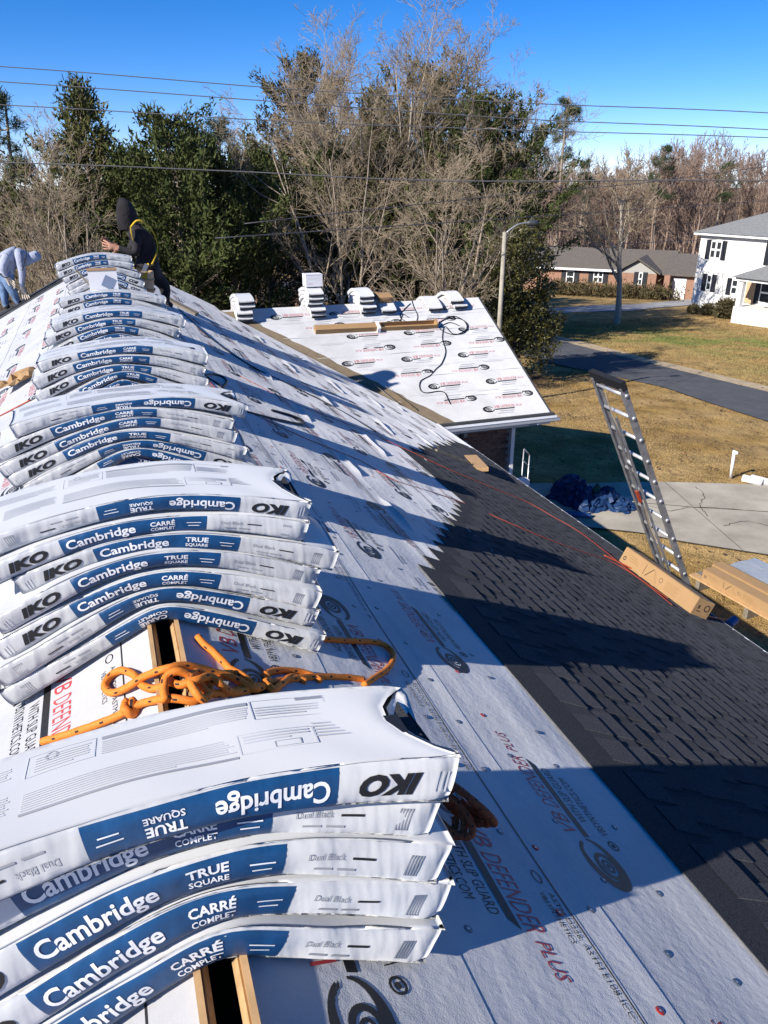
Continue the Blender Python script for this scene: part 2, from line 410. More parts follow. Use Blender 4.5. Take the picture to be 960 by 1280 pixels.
SE = [.072, .50, .97, 1.63, 2.29, 2.95, 3.62, 4.30, XE + .01]          # seams of the paper on the right slope
LE = [-.0, -.50, -1.10, -1.75, -2.4, -3.05, -3.7, -4.35, -4.98]
LIPS = {2: [(2.9, 3.4), (4.05, 4.65), (5.1, 5.7), (6.6, 7.2), (8.3, 9.0), (10.6, 11.2)], 3: [(4.0, 4.8), (6.4, 7.2), (8.2, 9.0), (10.0, 10.8), (12.2, 12.8)], 4: [(6.6, 7.2), (8.0, 8.7), (10.0, 10.9), (12.0, 12.5)], 5: [(8.3, 9.0), (10.3, 11.0)], 6: [(9.6, 10.2), (11.2, 11.8)]}
def lip(x, y, xe, k):
    "the loose lower edge of a strip, lifting here and there"
    m = 0*np.asarray(y, float)
    for a, b in LIPS.get(k, []): m = np.maximum(m, np.clip(np.minimum(y - a, b - y)/.10, 0, 1)*(.8 + .2*np.sin(9*y)))
    return .017*m*np.clip(1 - (xe - x)/.046, 0, 1)**1.2
for k in range(len(SE) - 1):
    x0, x1 = SE[k], SE[k + 1]
    xs = np.concatenate([np.linspace(x0 - .03*(k > 0), x1 - .05, 14), np.linspace(x1 - .042, x1, 5)])
    v = np.linspace(0, 1, 420); v = v*(.45 + .55*v)
    X, Vv = np.meshgrid(xs, v, indexing='ij')
    Y = YB + (ymax_at(X) - YB)*Vv
    P = sheet_pt(X, Y, .0018 + .0012*(1 - (X - x0)/(x1 - x0)) + 0*X)
    # each strip laps over the one below it
    lapo = np.clip((X - (x1 - .06))/.06, 0, 1)*.0022
    L = lip(X, Y, x1, k) if k < 7 else 0
    P[..., 0] += RN.x*(lapo + L); P[..., 2] += RN.z*(lapo + L)
    nx, ny = X.shape; I = np.arange(nx*ny).reshape(nx, ny)
    F = np.stack([I[:-1, :-1], I[1:, :-1], I[1:, 1:], I[:-1, 1:]], -1).reshape(-1, 4)
    link('underlayment_sheet', meshnp('underlayment_sheet', P.reshape(-1, 3), [F], [MT['sheet']], None, True), house)
for k in range(len(LE) - 1):
    x0, x1 = LE[k], LE[k + 1]
    xs = np.linspace(x0 + .03*(k > 0), x1, 12)
    v = np.linspace(0, 1, 160)
    X, Vv = np.meshgrid(xs, v, indexing='ij'); Y = YB + (14.05 - YB)*Vv
    P = sheet_pt(X, Y, .0018 + .0016*np.abs((X - x1)/(x0 - x1)*0 + np.clip(1 - np.abs(X - x1)/.05, 0, 1)) + .0012)
    nx, ny = X.shape; I = np.arange(nx*ny).reshape(nx, ny)
    F = np.stack([I[:-1, :-1], I[:-1, 1:], I[1:, 1:], I[1:, :-1]], -1).reshape(-1, 4)
    link('underlayment_sheet', meshnp('underlayment_sheet', P.reshape(-1, 3), [F], [MT['sheet']], None, True), house)

# the repeat printed on the paper: emblem, red name, black band, small black lines
def paper_unit(full=True):
    f = Flat()
    f.text('VB', .0, .085, 0, .058, 1, shear=.22, bold=.0)
    f.text('DEFENDER', .105, .345, 0, .058, 1, shear=.22, bold=-.004)
    f.text('PLUS', .368, .47, .004, .044, 1, shear=.22)
    f.tri([(-.01, -.036), (.31, -.036), (.34, -.012), (-.01, -.012)], [(0, 1, 2), (0, 2, 3)], 0)
    f.ring(-.115, -.012, .098, .066, lambda t: .006 + .030*np.sin(t*PI), None, .5, .5 + 2*PI*.93, 0, 30)
    f.ring(-.122, -.02, .052, .040, .015, .015, 0, 2*PI, 0, 22); f.ring(-.122, -.02, .026, .020, .009, .009, 0, 2*PI, 0, 16)
    f.ring(-.122, -.02, .009, .007, .009, .007, 0, 2*PI, 0, 8)
    for q in range(3):                                              # the mane of the little head on the rim
        a = .5 + q*.22
        f.tri([(-.115 + .085*math.cos(a), -.012 + .05*math.sin(a)), (-.115 + .098*math.cos(a - .12), -.012 + .062*math.sin(a - .12)), (-.115 + .085*math.cos(a + .2), -.012 + .055*math.sin(a + .2))], [(0, 1, 2)], 0)
    if full:
        f.text('WITH SLIP GUARD', .055, .30, -.082, -.048, 0)
        f.text('VBSYNTHETICS.COM', .005, .26, -.130, -.098, 0)
        f.ring(-.035, -.113, .02, .02, .006, .006, 0, 2*PI, 0, 14); f.ring(-.035, -.113, .008, .008, .008, .008, 0, 2*PI, 0, 8)
    else:
        f.rect(.055, .30, -.078, -.062, 2); f.rect(.005, .26, -.122, -.108, 2)
    return f.done()
PU, PUs = paper_unit(True), paper_unit(False)
def line_unit(n):
    f = Flat()
    f.text('ASTM D226, ASTM E108-ICC-ES AC 188', .0, .46, -.030, -.012, 0)
    f.text('VBSYNTHETICS', .0, .15, -.058, -.042, 0)
    f.ring(-.05, -.03, .022, .014, .004, .004, 0, 2*PI, 0, 14)
    return f.done()
LU = line_unit(0)
PR = Prints()
SL = math.sqrt(1 + TT*TT)
def row(pr, unit, x, y, flip, off=.0036):
    s = -1 if flip else 1
    pr.lay(unit, lambda a, b: sheet_pt(x + s*b/SL, y - s*a, off))
def black_line(pr, x, y0, y1, off=.0036, w=.0022):
    f = Flat(); f.rect(y0, y1, -w, w, 0, max(4, int((y1 - y0)/.06)))
    pr.lay(f.done(), lambda a, b: sheet_pt(x + b, a, off))
ROWS = [(.24, 1, .92), (.70, 0, 1.37), (1.10, 1, 1.40), (1.48, 0, 2.1), (1.92, 1, 2.0), (2.22, 0, 1.7), (2.6, 1, 2.2), (2.9, 0, 1.9), (3.25, 1, 2.2), (3.6, 0, 2.6), (3.95, 1, 2.3), (4.3, 0, 2.2), (4.65, 1, 2.6)]
for x, fl, ph in ROWS:
    y = ph - 2.1
    while y < min(float(ymax_at(x)) - .5, 14.5):
        if y > (.3 if x < 1.4 else 3.0 if x < 2.9 else 6.0): row(PR, PU if y < 7 else PUs, x, y, fl)
        y += 1.05
for x in (.86, 1.53, 2.18, 2.85, 3.5, 4.2): black_line(PR, x, 0 if x < 1 else 2.0, min(float(ymax_at(x)) - .2, 14))
for x in (.86, 1.53, 2.18, 2.85):
    y = 1.15
    while y < 9:
        if x < 1 or y > 3.2: row(PR, LU, x - .004, y, 0)
        y += .92
for q in range(260):                                                # small marks scattered in rows between the names
    xm = random.choice((.36, .56, .94, 1.30, 1.70, 1.80, 2.06, 2.42, 2.7, 3.05, 3.4, 3.8)) + random.uniform(-.02, .02); ym = random.uniform(.6, 13)
    if ym > float(ymax_at(xm)) - .4 or (xm > 1.2 and ym < 3.2 + (xm - 1.4)*1.7): continue
    if ym < 2.6: continue
    f = Flat(); f.rect(0, random.uniform(.10, .26), 0, .007, 2, 4); f.rect(.02, random.uniform(.08, .2), -.026, -.021, 0, 4); row(PR, f.done(), xm, ym, q % 2)
for x, fl, ph in ((-.29, 0, 2.12), (-.62, 1, 2.3), (-.95, 0, 2.0), (-1.35, 1, 2.2), (-1.7, 0, 1.8), (-2.1, 1, 2.3)):
    y = ph - 1.05
    while y < 13.6:
        row(PR, PU if y < 5 else PUs, x, y, fl); y += 1.05
for x in (-.09, -.52, -1.12, -1.78, -2.4): black_line(PR, x, .3, 13.9)
y = 2.0
while y < 8: row(PR, LU, -.10, y, 0); y += .92
PR.build('paper_print', [MT['black_ink'], MT['red_ink'], MT['grey_ink']], house)['kind'] = 'stuff'

# plastic cap nails
def caps(n_pts, mats, name, parent, fn, r=.0115):
    m = MB()
    for q, (x, y, c) in enumerate(n_pts):
        P = fn(np.array([x]), np.array([y]))[0]; N = RN if x >= XR else Vector((-RN.x, 0, RN.z))
        ax = Vector((0, 1, 0)); ayy = N.cross(ax)
        base = Vector(P)
        k = 8; V = [base + ax*(r*math.cos(2*PI*j/k)) + ayy*(r*math.sin(2*PI*j/k)) for j in range(k)] + [base + N*.0016 + ax*(r*.7*math.cos(2*PI*j/k)) + ayy*(r*.7*math.sin(2*PI*j/k)) for j in range(k)]
        m.add(V, [(j, (j + 1) % k, k + (j + 1) % k, k + j) for j in range(k)] + [tuple(range(k, 2*k))], c)
        m.disc(base + N*.0020, r*.28, 6, 2, ax, ayy)
    o = m.build(name, mats, parent); o['kind'] = 'stuff'
pts = []
for x in (.40, .58, .80, .92, 1.06, 1.25, 1.55, 1.75, 2.0, 2.4, 2.75, 3.1, 3.5, 3.9, 4.4):
    y = .45 + random.random()*.3
    while y < float(ymax_at(x)) - .2:
        if x < 1.3 or y > 3.3 + (x - 1.4)*1.6 or y > 7.5: pts.append((x + random.uniform(-.03, .03), y + random.uniform(-.05, .05), 0 if random.random() < .12 else 1))
        y += .26 if x < 1.3 else .42
for x in (-.2, -.45, -.7, -1.0, -1.4, -1.8):
    y = .6
    while y < 13.8: pts.append((x + random.uniform(-.04, .04), y + random.uniform(-.08, .08), 0 if random.random() < .1 else 1)); y += .4
caps(pts, [MT['nail_red'], MT['nail_grey'], MT['white_metal']], 'cap_nails', house, lambda x, y: sheet_pt(x, y, .0032))

# shingles, every one a piece
EXPO, SHL, SHH = .1245, .90, .305
def shingle_mesh(q):
    r = random.Random(40 + q); m = MB()
    zz = lambda s: .0108 - .0064*min(1, s/EXPO) - .002*max(0, s - EXPO)/(SHH - EXPO)
    th0, th1, thm = zz(SHH), zz(0), zz(EXPO)
    V = [(0, 0, 0), (SHL, 0, 0), (SHL, 0, th1), (0, 0, th1), (0, SHH, .0002), (SHL, SHH, .0002), (SHL, SHH, th0), (0, SHH, th0), (0, EXPO, thm), (SHL, EXPO, thm), (0, EXPO, .0002), (SHL, EXPO, .0002)]
    m.add(V, [(3, 2, 9, 8), (8, 9, 6, 7), (0, 1, 2, 3), (1, 11, 9, 2), (11, 5, 6, 9), (0, 3, 8, 10), (10, 8, 7, 4), (4, 7, 6, 5)], 0)
    a = r.uniform(-.04, .03)
    while a < SHL - .03:
        w = r.uniform(.12, .24); b = min(a + w, SHL - .002); a0 = max(a, .002)
        if b - a0 > .03:
            e = r.uniform(.008, .02); z = zz
            s1 = EXPO + .02
            V = [(a0, -.001, th1 - .001), (b, -.001, th1 - .001), (b, -.001, th1 + .0042), (a0, -.001, th1 + .0042), (a0 + e, s1, z(s1)), (b - e, s1, z(s1)), (b - e, s1, z(s1) + .0036), (a0 + e, s1, z(s1) + .0036)]
            m.add(V, [(3, 2, 6, 7), (0, 1, 2, 3), (1, 5, 6, 2), (0, 3, 7, 4)], 1)
        a = b + r.uniform(.03, .09)
    return m.mesh('shingle', [MT['shingle'], MT['tab']])
SHM = [shingle_mesh(q) for q in range(9)]
UPS = Vector((-1, 0, TT)).normalized()
def put_shingle(x, y):
    o = link('shingle', random.choice(SHM), house)
    p = Vector((x, y - SHL, RZ0 - TT*(x - XR))) + RN*(.0088 + random.uniform(0, .0012))
    o.matrix_basis = Matrix.Translation(p) @ Matrix((Vector((0, 1, 0)), UPS, RN)).transposed().to_4x4() @ Matrix.Rotation(random.uniform(-.004, .004), 4, 'Z')
cx = 1.665; q = 0
DX = EXPO/SL
while cx < XE + .02:
    ym = 3.41 + .195*q if cx < 2.93 else 7.05 + (cx - 2.93)*1.5 + .1*((q*37) % 5 - 2)*.6
    y = ym
    lo = .5 + (cx - 1.4)*1.05 - 1.0
    while y > lo:
        put_shingle(cx, y); y -= SHL + .0015
    cx += DX; q += 1

# the white drip edge, fascia and gutters
zE = RZ0 - TT*(XE - XR)
MB().box2((XE + .005, YB, zE - .035), (XE + .045, WYE - .08, zE + .004)).build('drip_edge', MT['white_metal'], house)
MB().box2((XE - .03, YB, zE - .17), (XE + .012, WYE + .3, zE - .04)).build('fascia_board', MT['trim'], house)
MB().box2((-4.62, YB + .3, 0), (4.62, YF - .25, 2.42)).build('wall', MT['mortar'], house)
MB().add([(-4.62, YF - .26, 2.42), (4.62, YF - .26, 2.42), (.04, YF - .26, RZ0 - .1), (-4.62, YF - .3, 2.42), (4.62, YF - .3, 2.42), (.04, YF - .3, RZ0 - .1)], [(0, 1, 2), (5, 4, 3), (0, 2, 5, 3), (1, 4, 5, 2)]).build('gable_end', MT['trim'], house)

# dark strip of felt and new shingle course down the far left edge
f = MB()
f.grid(lambda i, j: tuple(sheet_pt(.02 - 5.0*i, 14.02 + (.04*math.sin(9*i) if j == 0 else 0) + 1.22*j, .007)), 60, 6, 0)
f.build('edge_felt', MT['dark_felt'], house)
f = MB()
for i in range(7):
    x0 = -.02 - i*.72
    A = sheet_pt(x0, 14.55, .020); B = sheet_pt(x0 - .71, 14.5, .020)
    f.bar(A, B, .30, .012)
f.build('starter_course', MT['shingle'], house)

# ---- the wing
def wz(y, off=0): k = (WZR - WZE)/(WYR - WYE); return WZR - k*np.abs(WYR - y) + off
WKS = (WZR - WZE)/(WYR - WYE); WN = Vector((0, -WKS, 1)).normalized()
def wing_pt(x, y, off):
    x = np.asarray(x, float); y = np.asarray(y, float); sd = np.where(y <= WYR, 1.0, -1.0)
    o = off + .0012*np.sin(7*x + 3*y) + .001*np.sin(-3*x + 8*y) + .0012*np.sin(13*x)
    return np.stack([x, y + sd*WN.y*o, wz(y) + WN.z*o], -1)
ev = WYE
for sgn in (1, -1):
    def wfn(i, j, o):
        y = WYR - sgn*(WYR - WYE)*j
        x = float(valley_x(y)) + (WX - float(valley_x(y)))*i
        return Vector(wing_pt(x, y, o))
    m = MB().grid(lambda i, j: wfn(i, j, -.003), 6, 4); b = MB().grid(lambda i, j: wfn(i, j, -.03), 6, 4)
    N = len(m.v); m.add(b.v, [tuple(reversed(f_)) for f_ in b.f])
    e = [7*4 + i for i in range(7)]                                    # close the eave and the rake
    m.add([], []); m.f += [(e[i], e[i + 1], N + e[i + 1], N + e[i]) for i in range(6)] + [(7*j + 6, 7*j + 13, N + 7*j + 13, N + 7*j + 6) for j in range(4)]; m.m += [0]*10
    m.build('wing_deck', MT['plywood'], house)
WS = [WYE - .01, 12.05, 12.6, 13.2, 13.75, 14.25, WYR + .02]
for k in range(len(WS) - 1):
    y0, y1 = WS[k], WS[k + 1]
    ys = np.linspace(y0, y1 + .02, 9); u = np.linspace(0, 1, 90)
    Yg, U = np.meshgrid(ys, u, indexing='ij')
    VX = valley_x(np.clip(Yg, WYE, WYR)) - .02
    X = VX + (WX + .01 - VX)*U
    lp = .010*np.clip(1 - (Yg - y0)/.05, 0, 1)*np.clip(np.sin(4.1*X + 2*k) - .3, 0, 1) + np.clip(1 - (Yg - y0)/.06, 0, 1)*.0022 if k else 0*X
    P = wing_pt(X, Yg, .002 + .0015*(Yg - y0)*0 + lp)
    nx, ny = X.shape; I = np.arange(nx*ny).reshape(nx, ny)
    F = np.stack([I[:-1, :-1], I[:-1, 1:], I[1:, 1:], I[1:, :-1]], -1).reshape(-1, 4)
    link('underlayment_sheet', meshnp('underlayment_sheet', P.reshape(-1, 3), [F], [MT['sheet']], None, True), house)
MB().grid(lambda i, j: Vector(wing_pt(float(valley_x(WYR + 3.1*j)) + (WX - float(valley_x(WYR + 3.1*j)))*i, WYR + .02 + 3.08*j, .003)), 8, 6).build('underlayment_sheet', MT['sheet'], house)
WP = Prints()
wsl = math.sqrt(1 + WKS*WKS)
def wrow(unit, x, y, flip, off=.0038, k=1.15):
    s = -1 if flip else 1
    WP.lay(unit, lambda a, b: wing_pt(x + s*a*k, y + s*b*k/wsl, off))
for r, (y, fl, ph) in enumerate(((11.72, 0, .1), (11.98, 1, .75), (12.35, 0, .45), (12.68, 1, .2), (13.05, 0, .2), (13.36, 1, .85), (13.72, 0, .5), (14.02, 1, .1), (14.34, 0, .35))):
    x = 1.6 + ph
    while x < WX - .1:
        if x - .6*fl > float(valley_x(y)) + .5 and x + .55*(1 - fl) < WX: wrow(PUs, x, y, fl)
        x += 1.13
for y in (12.17, 12.86, 13.56, 14.16):
    f = Flat(); x0 = float(valley_x(y)) + .4; f.rect(x0, WX - .05, -.0015, .0015, 2, 30)
    for q in range(5):
        if x0 + .62 + q*1.1 < WX - .1: f.rect(x0 + .2 + q*1.1, x0 + .62 + q*1.1, -.035, -.027, 2, 4)
    WP.lay(f.done(), lambda a, b, y=y: wing_pt(a, y + b, .0038))
WP.build('paper_print', [MT['black_ink'], MT['red_ink'], MT['grey_ink']], house)['kind'] = 'stuff'
f = MB(); rr = random.Random(3)
jag = [rr.uniform(-.04, .05) for _ in range(40)]
def valley_strip(i, j):
    y = WYE - .02 + (WYR - WYE + .05)*i; xv = float(valley_x(min(y, WYR)))
    w = .20 + .12*(1 - i) + jag[int(i*30)]*.7
    if j >= .3: return Vector(wing_pt(xv + w*(j - .3)/.7, y, .010))
    return Vector(sheet_pt(xv - .10*(.3 - j)/.3, y, .011)) + Vector((0, 0, .004))
f.grid(valley_strip, 30, 6).build('valley_felt', MT['felt'], house)
for (u, v, L) in ((478, 496, .36), (570, 556, .30)): pass
MB().box2((XE - .1, WYE - .075, WZE - .045), (WX + .06, WYE - .005, WZE + .012)).build('drip_edge', MT['dark_felt'], house)
g = MB()
gy = WYE - .08
prof = [(-.0, .0), (-.0, -.09), (-.05, -.10), (-.10, -.07), (-.115, -.02), (-.125, -.0), (-.118, -.0), (-.105, -.02), (-.09, -.065), (-.045, -.09), (-.008, -.082), (-.008, .0)]
x0, x1 = XE - .05, WX + .10; n = len(prof)
V = [(x, gy + a, WZE - .03 + b) for x in (x0, x1) for a, b in prof]
g.add(V, [(i, (i + 1) % n, n + (i + 1) % n, n + i) for i in range(n)] + [tuple(range(n)), tuple(range(2*n - 1, n - 1, -1))])
gut = g.build('gutter', MT['white_metal'], house)
MB().box2((XE + .02, WYE - .005, WZE - .2), (WX + .02, WYE + .03, WZE - .05)).build('fascia_board', MT['trim'], house)
MB().box2((XE - .3, WYE + .03, WZE - .2), (WX + .02, WYE + .42, WZE - .19)).build('soffit', MT['trim'], house)
for sgn in (1, -1):                                                # dark rake edges
    a = Vector((WX + .02, WYR, WZR - .03)); b = Vector((WX + .02, WYR - sgn*3.1, WZE - .03))
    MB().bar(a, b, .035, .07).build('rake_edge', MT['dark_felt'], house)
    MB().bar(a + Vector((-.03, 0, -.1)), b + Vector((-.03, 0, -.1)), .03, .13).build('rake_board', MT['trim'], house)
wy = WYE + .42; gx = WX - .45
wall = MB().box2((4.64, wy + .012, 0), (gx - .012, WYR + 2.7, 2.40)).build('wing_wall', MT['mortar'], house)
MB().add([(gx, WYE + .44, 2.4), (gx, WYR + 2.7, 2.4), (gx, WYR, WZR - .12), (gx - .05, WYE + .44, 2.4), (gx - .05, WYR + 2.7, 2.4), (gx - .05, WYR, WZR - .12)], [(0, 1, 2), (5, 4, 3), (0, 2, 5, 3)]).build('gable_end', MT['trim'], house)
bl, bh, jt = .185, .058, .011
bm_ = MB().box((0, 0, 0), (bl, .02, bh)).mesh('brick', MT['brick']); bmh = MB().box((0, 0, 0), (bl/2 - jt/2, .02, bh)).mesh('brick', MT['brick'])
z = .03; rw = 0; nb = 0; rest = MB()
while z + bh < 2.40:
    x = 5.72 + ((bl + jt)/2 if rw % 2 else 0)
    while x + bl <= gx + .001:
        c = Vector((x + bl/2, wy + .004 + random.uniform(-.002, .002), z + bh/2))
        if z > .62: link('brick', bm_, house, c); nb += 1
        else: rest.box(c, (bl, .02, bh))
        x += bl + jt
    z += bh + jt; rw += 1
z = .03; rw = 0
while z + bh < 2.40:                                                # the gable side, seen only edge on
    y = wy + .05 + ((bl + jt)/2 if rw % 2 else 0)
    while y + bl < WYR + 2.7: rest.box((gx - .008, y + bl/2, z + bh/2), (.02, bl, bh)); y += bl + jt
    z += bh + jt; rw += 1
o = rest.build('brick_courses', MT['brick'], house); o['kind'] = 'stuff'
dr = MB().box2((4.95, wy - .01, .1), (5.66, wy + .03, 2.2)).build('door', MT['glass'], house)
MB().box2((5.655, wy - .03, .1), (5.715, wy + .03, 2.26)).build('door_frame', MT['dark_felt'], house)
ds = MB(); dx = gx - .10
ds.bar((dx + .25, gy - .06, WZE - .12), (dx + .02, wy - .05, WZE - .32), .075, .055)
ds.bar((dx + .02, wy - .055, WZE - .30), (dx + .02, wy - .055, .22), .11, .07)
ds.bar((dx + .02, wy - .05, .26), (dx + .10, wy - .28, .12), .085, .06)
ds.build('downspout', MT['white_metal'], house)
MB().box((dx + .36, gy + .04, WZE - .10), (.10, .06, .10), Matrix.Rotation(.5, 3, 'Y')).build('gutter_outlet', MT['white_metal'], house)

# ------------------------------------------------------------------ ground, road, drives
def in_poly(x, y, P):
    c = np.zeros(x.shape, bool); n = len(P)
    for i in range(n):
        x1, y1 = P[i][0], P[i][1]; x2, y2 = P[(i + 1) % n][0], P[(i + 1) % n][1]
        with np.errstate(divide='ignore', invalid='ignore'):
            k = ((y1 > y) != (y2 > y)) & (x < (x2 - x1)*(y - y1)/(y2 - y1) + x1)
        c ^= k
    return c
xs = np.concatenate([-np.geomspace(900, 12, 16), np.linspace(-10, 60, 180), np.geomspace(64, 900, 16)])
ys = np.concatenate([-np.geomspace(900, 14, 14), np.linspace(-12, 76, 200), np.geomspace(80, 900, 16)])
X, Y = np.meshgrid(xs, ys, indexing='ij'); Z = np.interp(.72*X + .69*Y, _zx, _zy) + .02*np.sin(.9*X + .4*Y)*np.sin(.7*Y - .2*X)*(np.hypot(X, Y) > 16)
def tint(X, Y):
    T = np.empty(X.shape + (3,)); n = np.sin(.8*X + .5*Y)*np.sin(.45*X - .9*Y) + .6*np.sin(2.1*X + 1.3*Y + 1)*np.sin(1.7*Y - .6*X)
    n2 = np.sin(1.9*X - .8*Y + 2)*np.sin(1.1*X + 2.3*Y)
    T[:] = (.38, .255, .105)                                        # dry lawn
    T += (n*.03)[..., None]*np.array([1, .9, .6]) + (n2*.02)[..., None]
    gl, gr = gp(690, 402), gp(960, 470)
    # thin green in the lawn across the road
    G = np.exp(-(((.72*X + .69*Y) - 44.5)/4.0)**2 - (((.69*X - .72*Y) + 4.5)/8.5)**2)*.95 + np.exp(-(((.72*X + .69*Y) - 37)/5)**2 - (((.69*X - .72*Y) - 6)/7)**2)*.55
    G = np.clip(G*(.75 + .55*n + .4*n2), 0, 1)*.85
    across = ((.72*X + .69*Y) > 32)
    pale = np.array([.42, .29, .130])
    T = np.where(across[..., None], T*.4 + pale*.6, T)
    T = T*(1 - G[..., None]) + np.array([.165, .215, .055])*G[..., None]
    wood = 1/(1 + np.exp(-((Y - .30*X) - 20.5)*1.5))*((X < 16 + 0*Y))                    # leaf litter under the trees behind the house
    wood = np.maximum(wood, 1/(1 + np.exp(-((.72*X + .69*Y) - 76)*.7)))
    T = T*(1 - wood[..., None]) + np.array([.13, .088, .055])*wood[..., None]
    return np.clip(T, .02, 1)
nx, ny = X.shape; I = np.arange(nx*ny).reshape(nx, ny)
F = np.stack([I[:-1, :-1], I[1:, :-1], I[1:, 1:], I[:-1, 1:]], -1).reshape(-1, 4)
gm = meshnp('ground', np.stack([X, Y, Z], -1).reshape(-1, 3), [F], [MT['ground']], None, True)
ca = gm.color_attributes.new('tint', 'FLOAT_COLOR', 'POINT')
Tn = np.ones((nx*ny, 4), np.float32); Tn[:, :3] = tint(X, Y).reshape(-1, 3); ca.data.foreach_set('color', Tn.ravel())
structure(link('ground', gm), 'tan winter lawn falling gently towards the road')
def slab(name, poly, mt, lift, thick=.0, n=40, cat=None):
    "a strip between two edges laid over the ground"
    A, B = poly; m = MB()
    def fn(i, j):
        a = np.array(A); k = i*(len(a) - 1); q = min(int(k), len(a) - 2); p1 = a[q]*(1 - k + q) + a[q + 1]*(k - q)
        b = np.array(B); k = i*(len(b) - 1); q = min(int(k), len(b) - 2); p2 = b[q]*(1 - k + q) + b[q + 1]*(k - q)
        p = p1*(1 - j) + p2*j
        return (p[0], p[1], float(np.interp(.72*p[0] + .69*p[1], _zx, _zy)) + .05*(thick > 0) + lift)
    m.grid(fn, n, 8)
    return structure(m.build(name, mt), cat)
def xy(u, v): p = gp(u, v); return (p.x, p.y)
rn = [Vector(gp(*q)) for q in ((690, 455), (830, 485), (960, 528))]; rfar = [Vector(gp(*q)) for q in ((700, 427), (800, 452), (960, 491))]
dN = (rn[0] - rn[2]).normalized(); dF = (rfar[0] - rfar[2]).normalized()
E1 = [(rn[0] + dN*40).xy, rn[0].xy, rn[1].xy, rn[2].xy, (rn[2] - dN*40).xy]
E2 = [(rfar[0] + dN*40).xy, rfar[0].xy, rfar[1].xy, rfar[2].xy, (rfar[2] - dN*40).xy]
slab('road', ([tuple(p) for p in E1], [tuple(p) for p in E2]), MT['asphalt'], .035, 0, 80, 'grey asphalt road crossing behind the yard')
slab('road_verge', ([tuple(p) for p in E2], [(p.x + .9 + .1*math.sin(i*2), p.y + .2) for i, p in enumerate(E2)]), mat('pale_verge_sand', (.44, .35, .23), .95, noise=(3, .2), bump=(30, .5, .02)), .04, 0, 80, 'pale bare verge along the far side of the road')
drive_far = [xy(640, 606), xy(720, 606), xy(820, 604), xy(900, 606), xy(960, 608), xy(1060, 612)]
drive_near = [xy(640, 655), xy(720, 660), xy(800, 668), xy(850, 679), xy(960, 696), xy(1080, 715)]
# panels of the driveway with open joints between them
def lerp2(P, k):
    k = k*(len(P) - 1); q = min(int(k), len(P) - 2); a, b = Vector(P[q]), Vector(P[q + 1]); return a.lerp(b, k - q)
drv = structure(empty('driveway'), 'pale cracked concrete driveway beside the house')
cut = [(0, 0), (.2, .2), (.425, .745), (1, 1)]
for (a, a2), (b, b2) in zip(cut[:-1], cut[1:]):
    for c, e in ((0, .42), (.42, 1)):
        m = MB()
        def fn(i, j):
            w = c + (e - c)*j; gp_ = (.0012 if i == 0 else -.0012 if i == 1 else 0)
            p = lerp2(drive_far, min(1, max(0, a + (b - a)*i + gp_))).lerp(lerp2(drive_near, min(1, max(0, a2 + (b2 - a2)*i + gp_))), w + (.004 if j == 0 else -.004 if j == 1 else 0))
            return (p.x, p.y, .045)
        m.grid(fn, 10, 5)
        # thin skirts so each panel has an edge
        o = m.build('concrete_panel', MT['concrete'], drv)
for pts in (((770, 640), (800, 633), (838, 641), (872, 636), (930, 640)), ((868, 610), (880, 622), (874, 634), (884, 648)), ((905, 660), (930, 654), (962, 660))):
    m = MB(); Q = spline([gp(u, v) for u, v in pts], 7); rr = random.Random(len(pts)); L_ = [q + Vector((rr.uniform(-.03, .03), rr.uniform(-.03, .03), .0485)) for q in Q]
    for a_, b_ in zip(L_[:-1], L_[1:]):
        n_ = Vector((-(b_ - a_).y, (b_ - a_).x, 0)).normalized()*rr.uniform(.006, .014); m.add([a_ - n_, a_ + n_, b_ + n_, b_ - n_], [(0, 3, 2, 1)])
    m.build('crack', mat('crack_dirt', (.09, .08, .06), .95), drv)
structure(MB().grid(lambda i, j: (lambda p: (p.x, p.y, .030))(lerp2(drive_far, i).lerp(lerp2(drive_near, i), j)), 20, 4).build('joint_soil', mat('joint_soil', (.10, .085, .06), .95)), 'dark soil in the driveway joints')
m2 = [gp(*q) for q in ((715, 384), (790, 381), (862, 374))]; m1 = [gp(*q) for q in ((715, 391), (790, 389), (862, 382))]
ex = (m2[0] - m2[2]).normalized()
slab('far_drive', ([(m1[0] + ex*25).xy[:]] + [p.xy[:] for p in m1] + [(m1[2] - ex*12).xy[:]], [(m2[0] + ex*25).xy[:]] + [p.xy[:] for p in m2] + [(m2[2] - ex*12).xy[:]]), MT['walk'], .04, 0, 40, 'pale grey drive in front of the far brick house')

# short dry grass standing on the near lawns
def blades(n, name, boxx, boxy, h, w, label, keep):
    g = np.random.default_rng(n)
    x = g.uniform(*boxx, n); y = g.uniform(*boxy, n); k = keep(x, y); x, y = x[k], y[k]; n = len(x)
    z = np.interp(.72*x + .69*y, _zx, _zy); a = g.uniform(0, 2*PI, n); hh = h*g.uniform(.5, 1.3, n); ww = w*g.uniform(.6, 1.3, n); l = g.normal(0, .5, (n, 2))*hh[:, None]
    V = np.empty((n, 3, 3)); V[:, 0] = np.stack([x - np.cos(a)*ww, y - np.sin(a)*ww, z], 1); V[:, 1] = np.stack([x + np.cos(a)*ww, y + np.sin(a)*ww, z], 1); V[:, 2] = np.stack([x + l[:, 0], y + l[:, 1], z + hh], 1)
    me = meshnp(name, V.reshape(-1, 3), [np.arange(3*n).reshape(n, 3)], [MT['blade']])
    t = tint(x, y)*g.uniform(.75, 1.25, (n, 1)); c = np.ones((n, 3, 4), np.float32); c[..., :3] = t[:, None, :]
    ca = me.color_attributes.new('tint', 'FLOAT_COLOR', 'POINT'); ca.data.foreach_set('color', c.ravel())
    o = link(name, me); o['kind'] = 'stuff'; o['label'] = label; return o
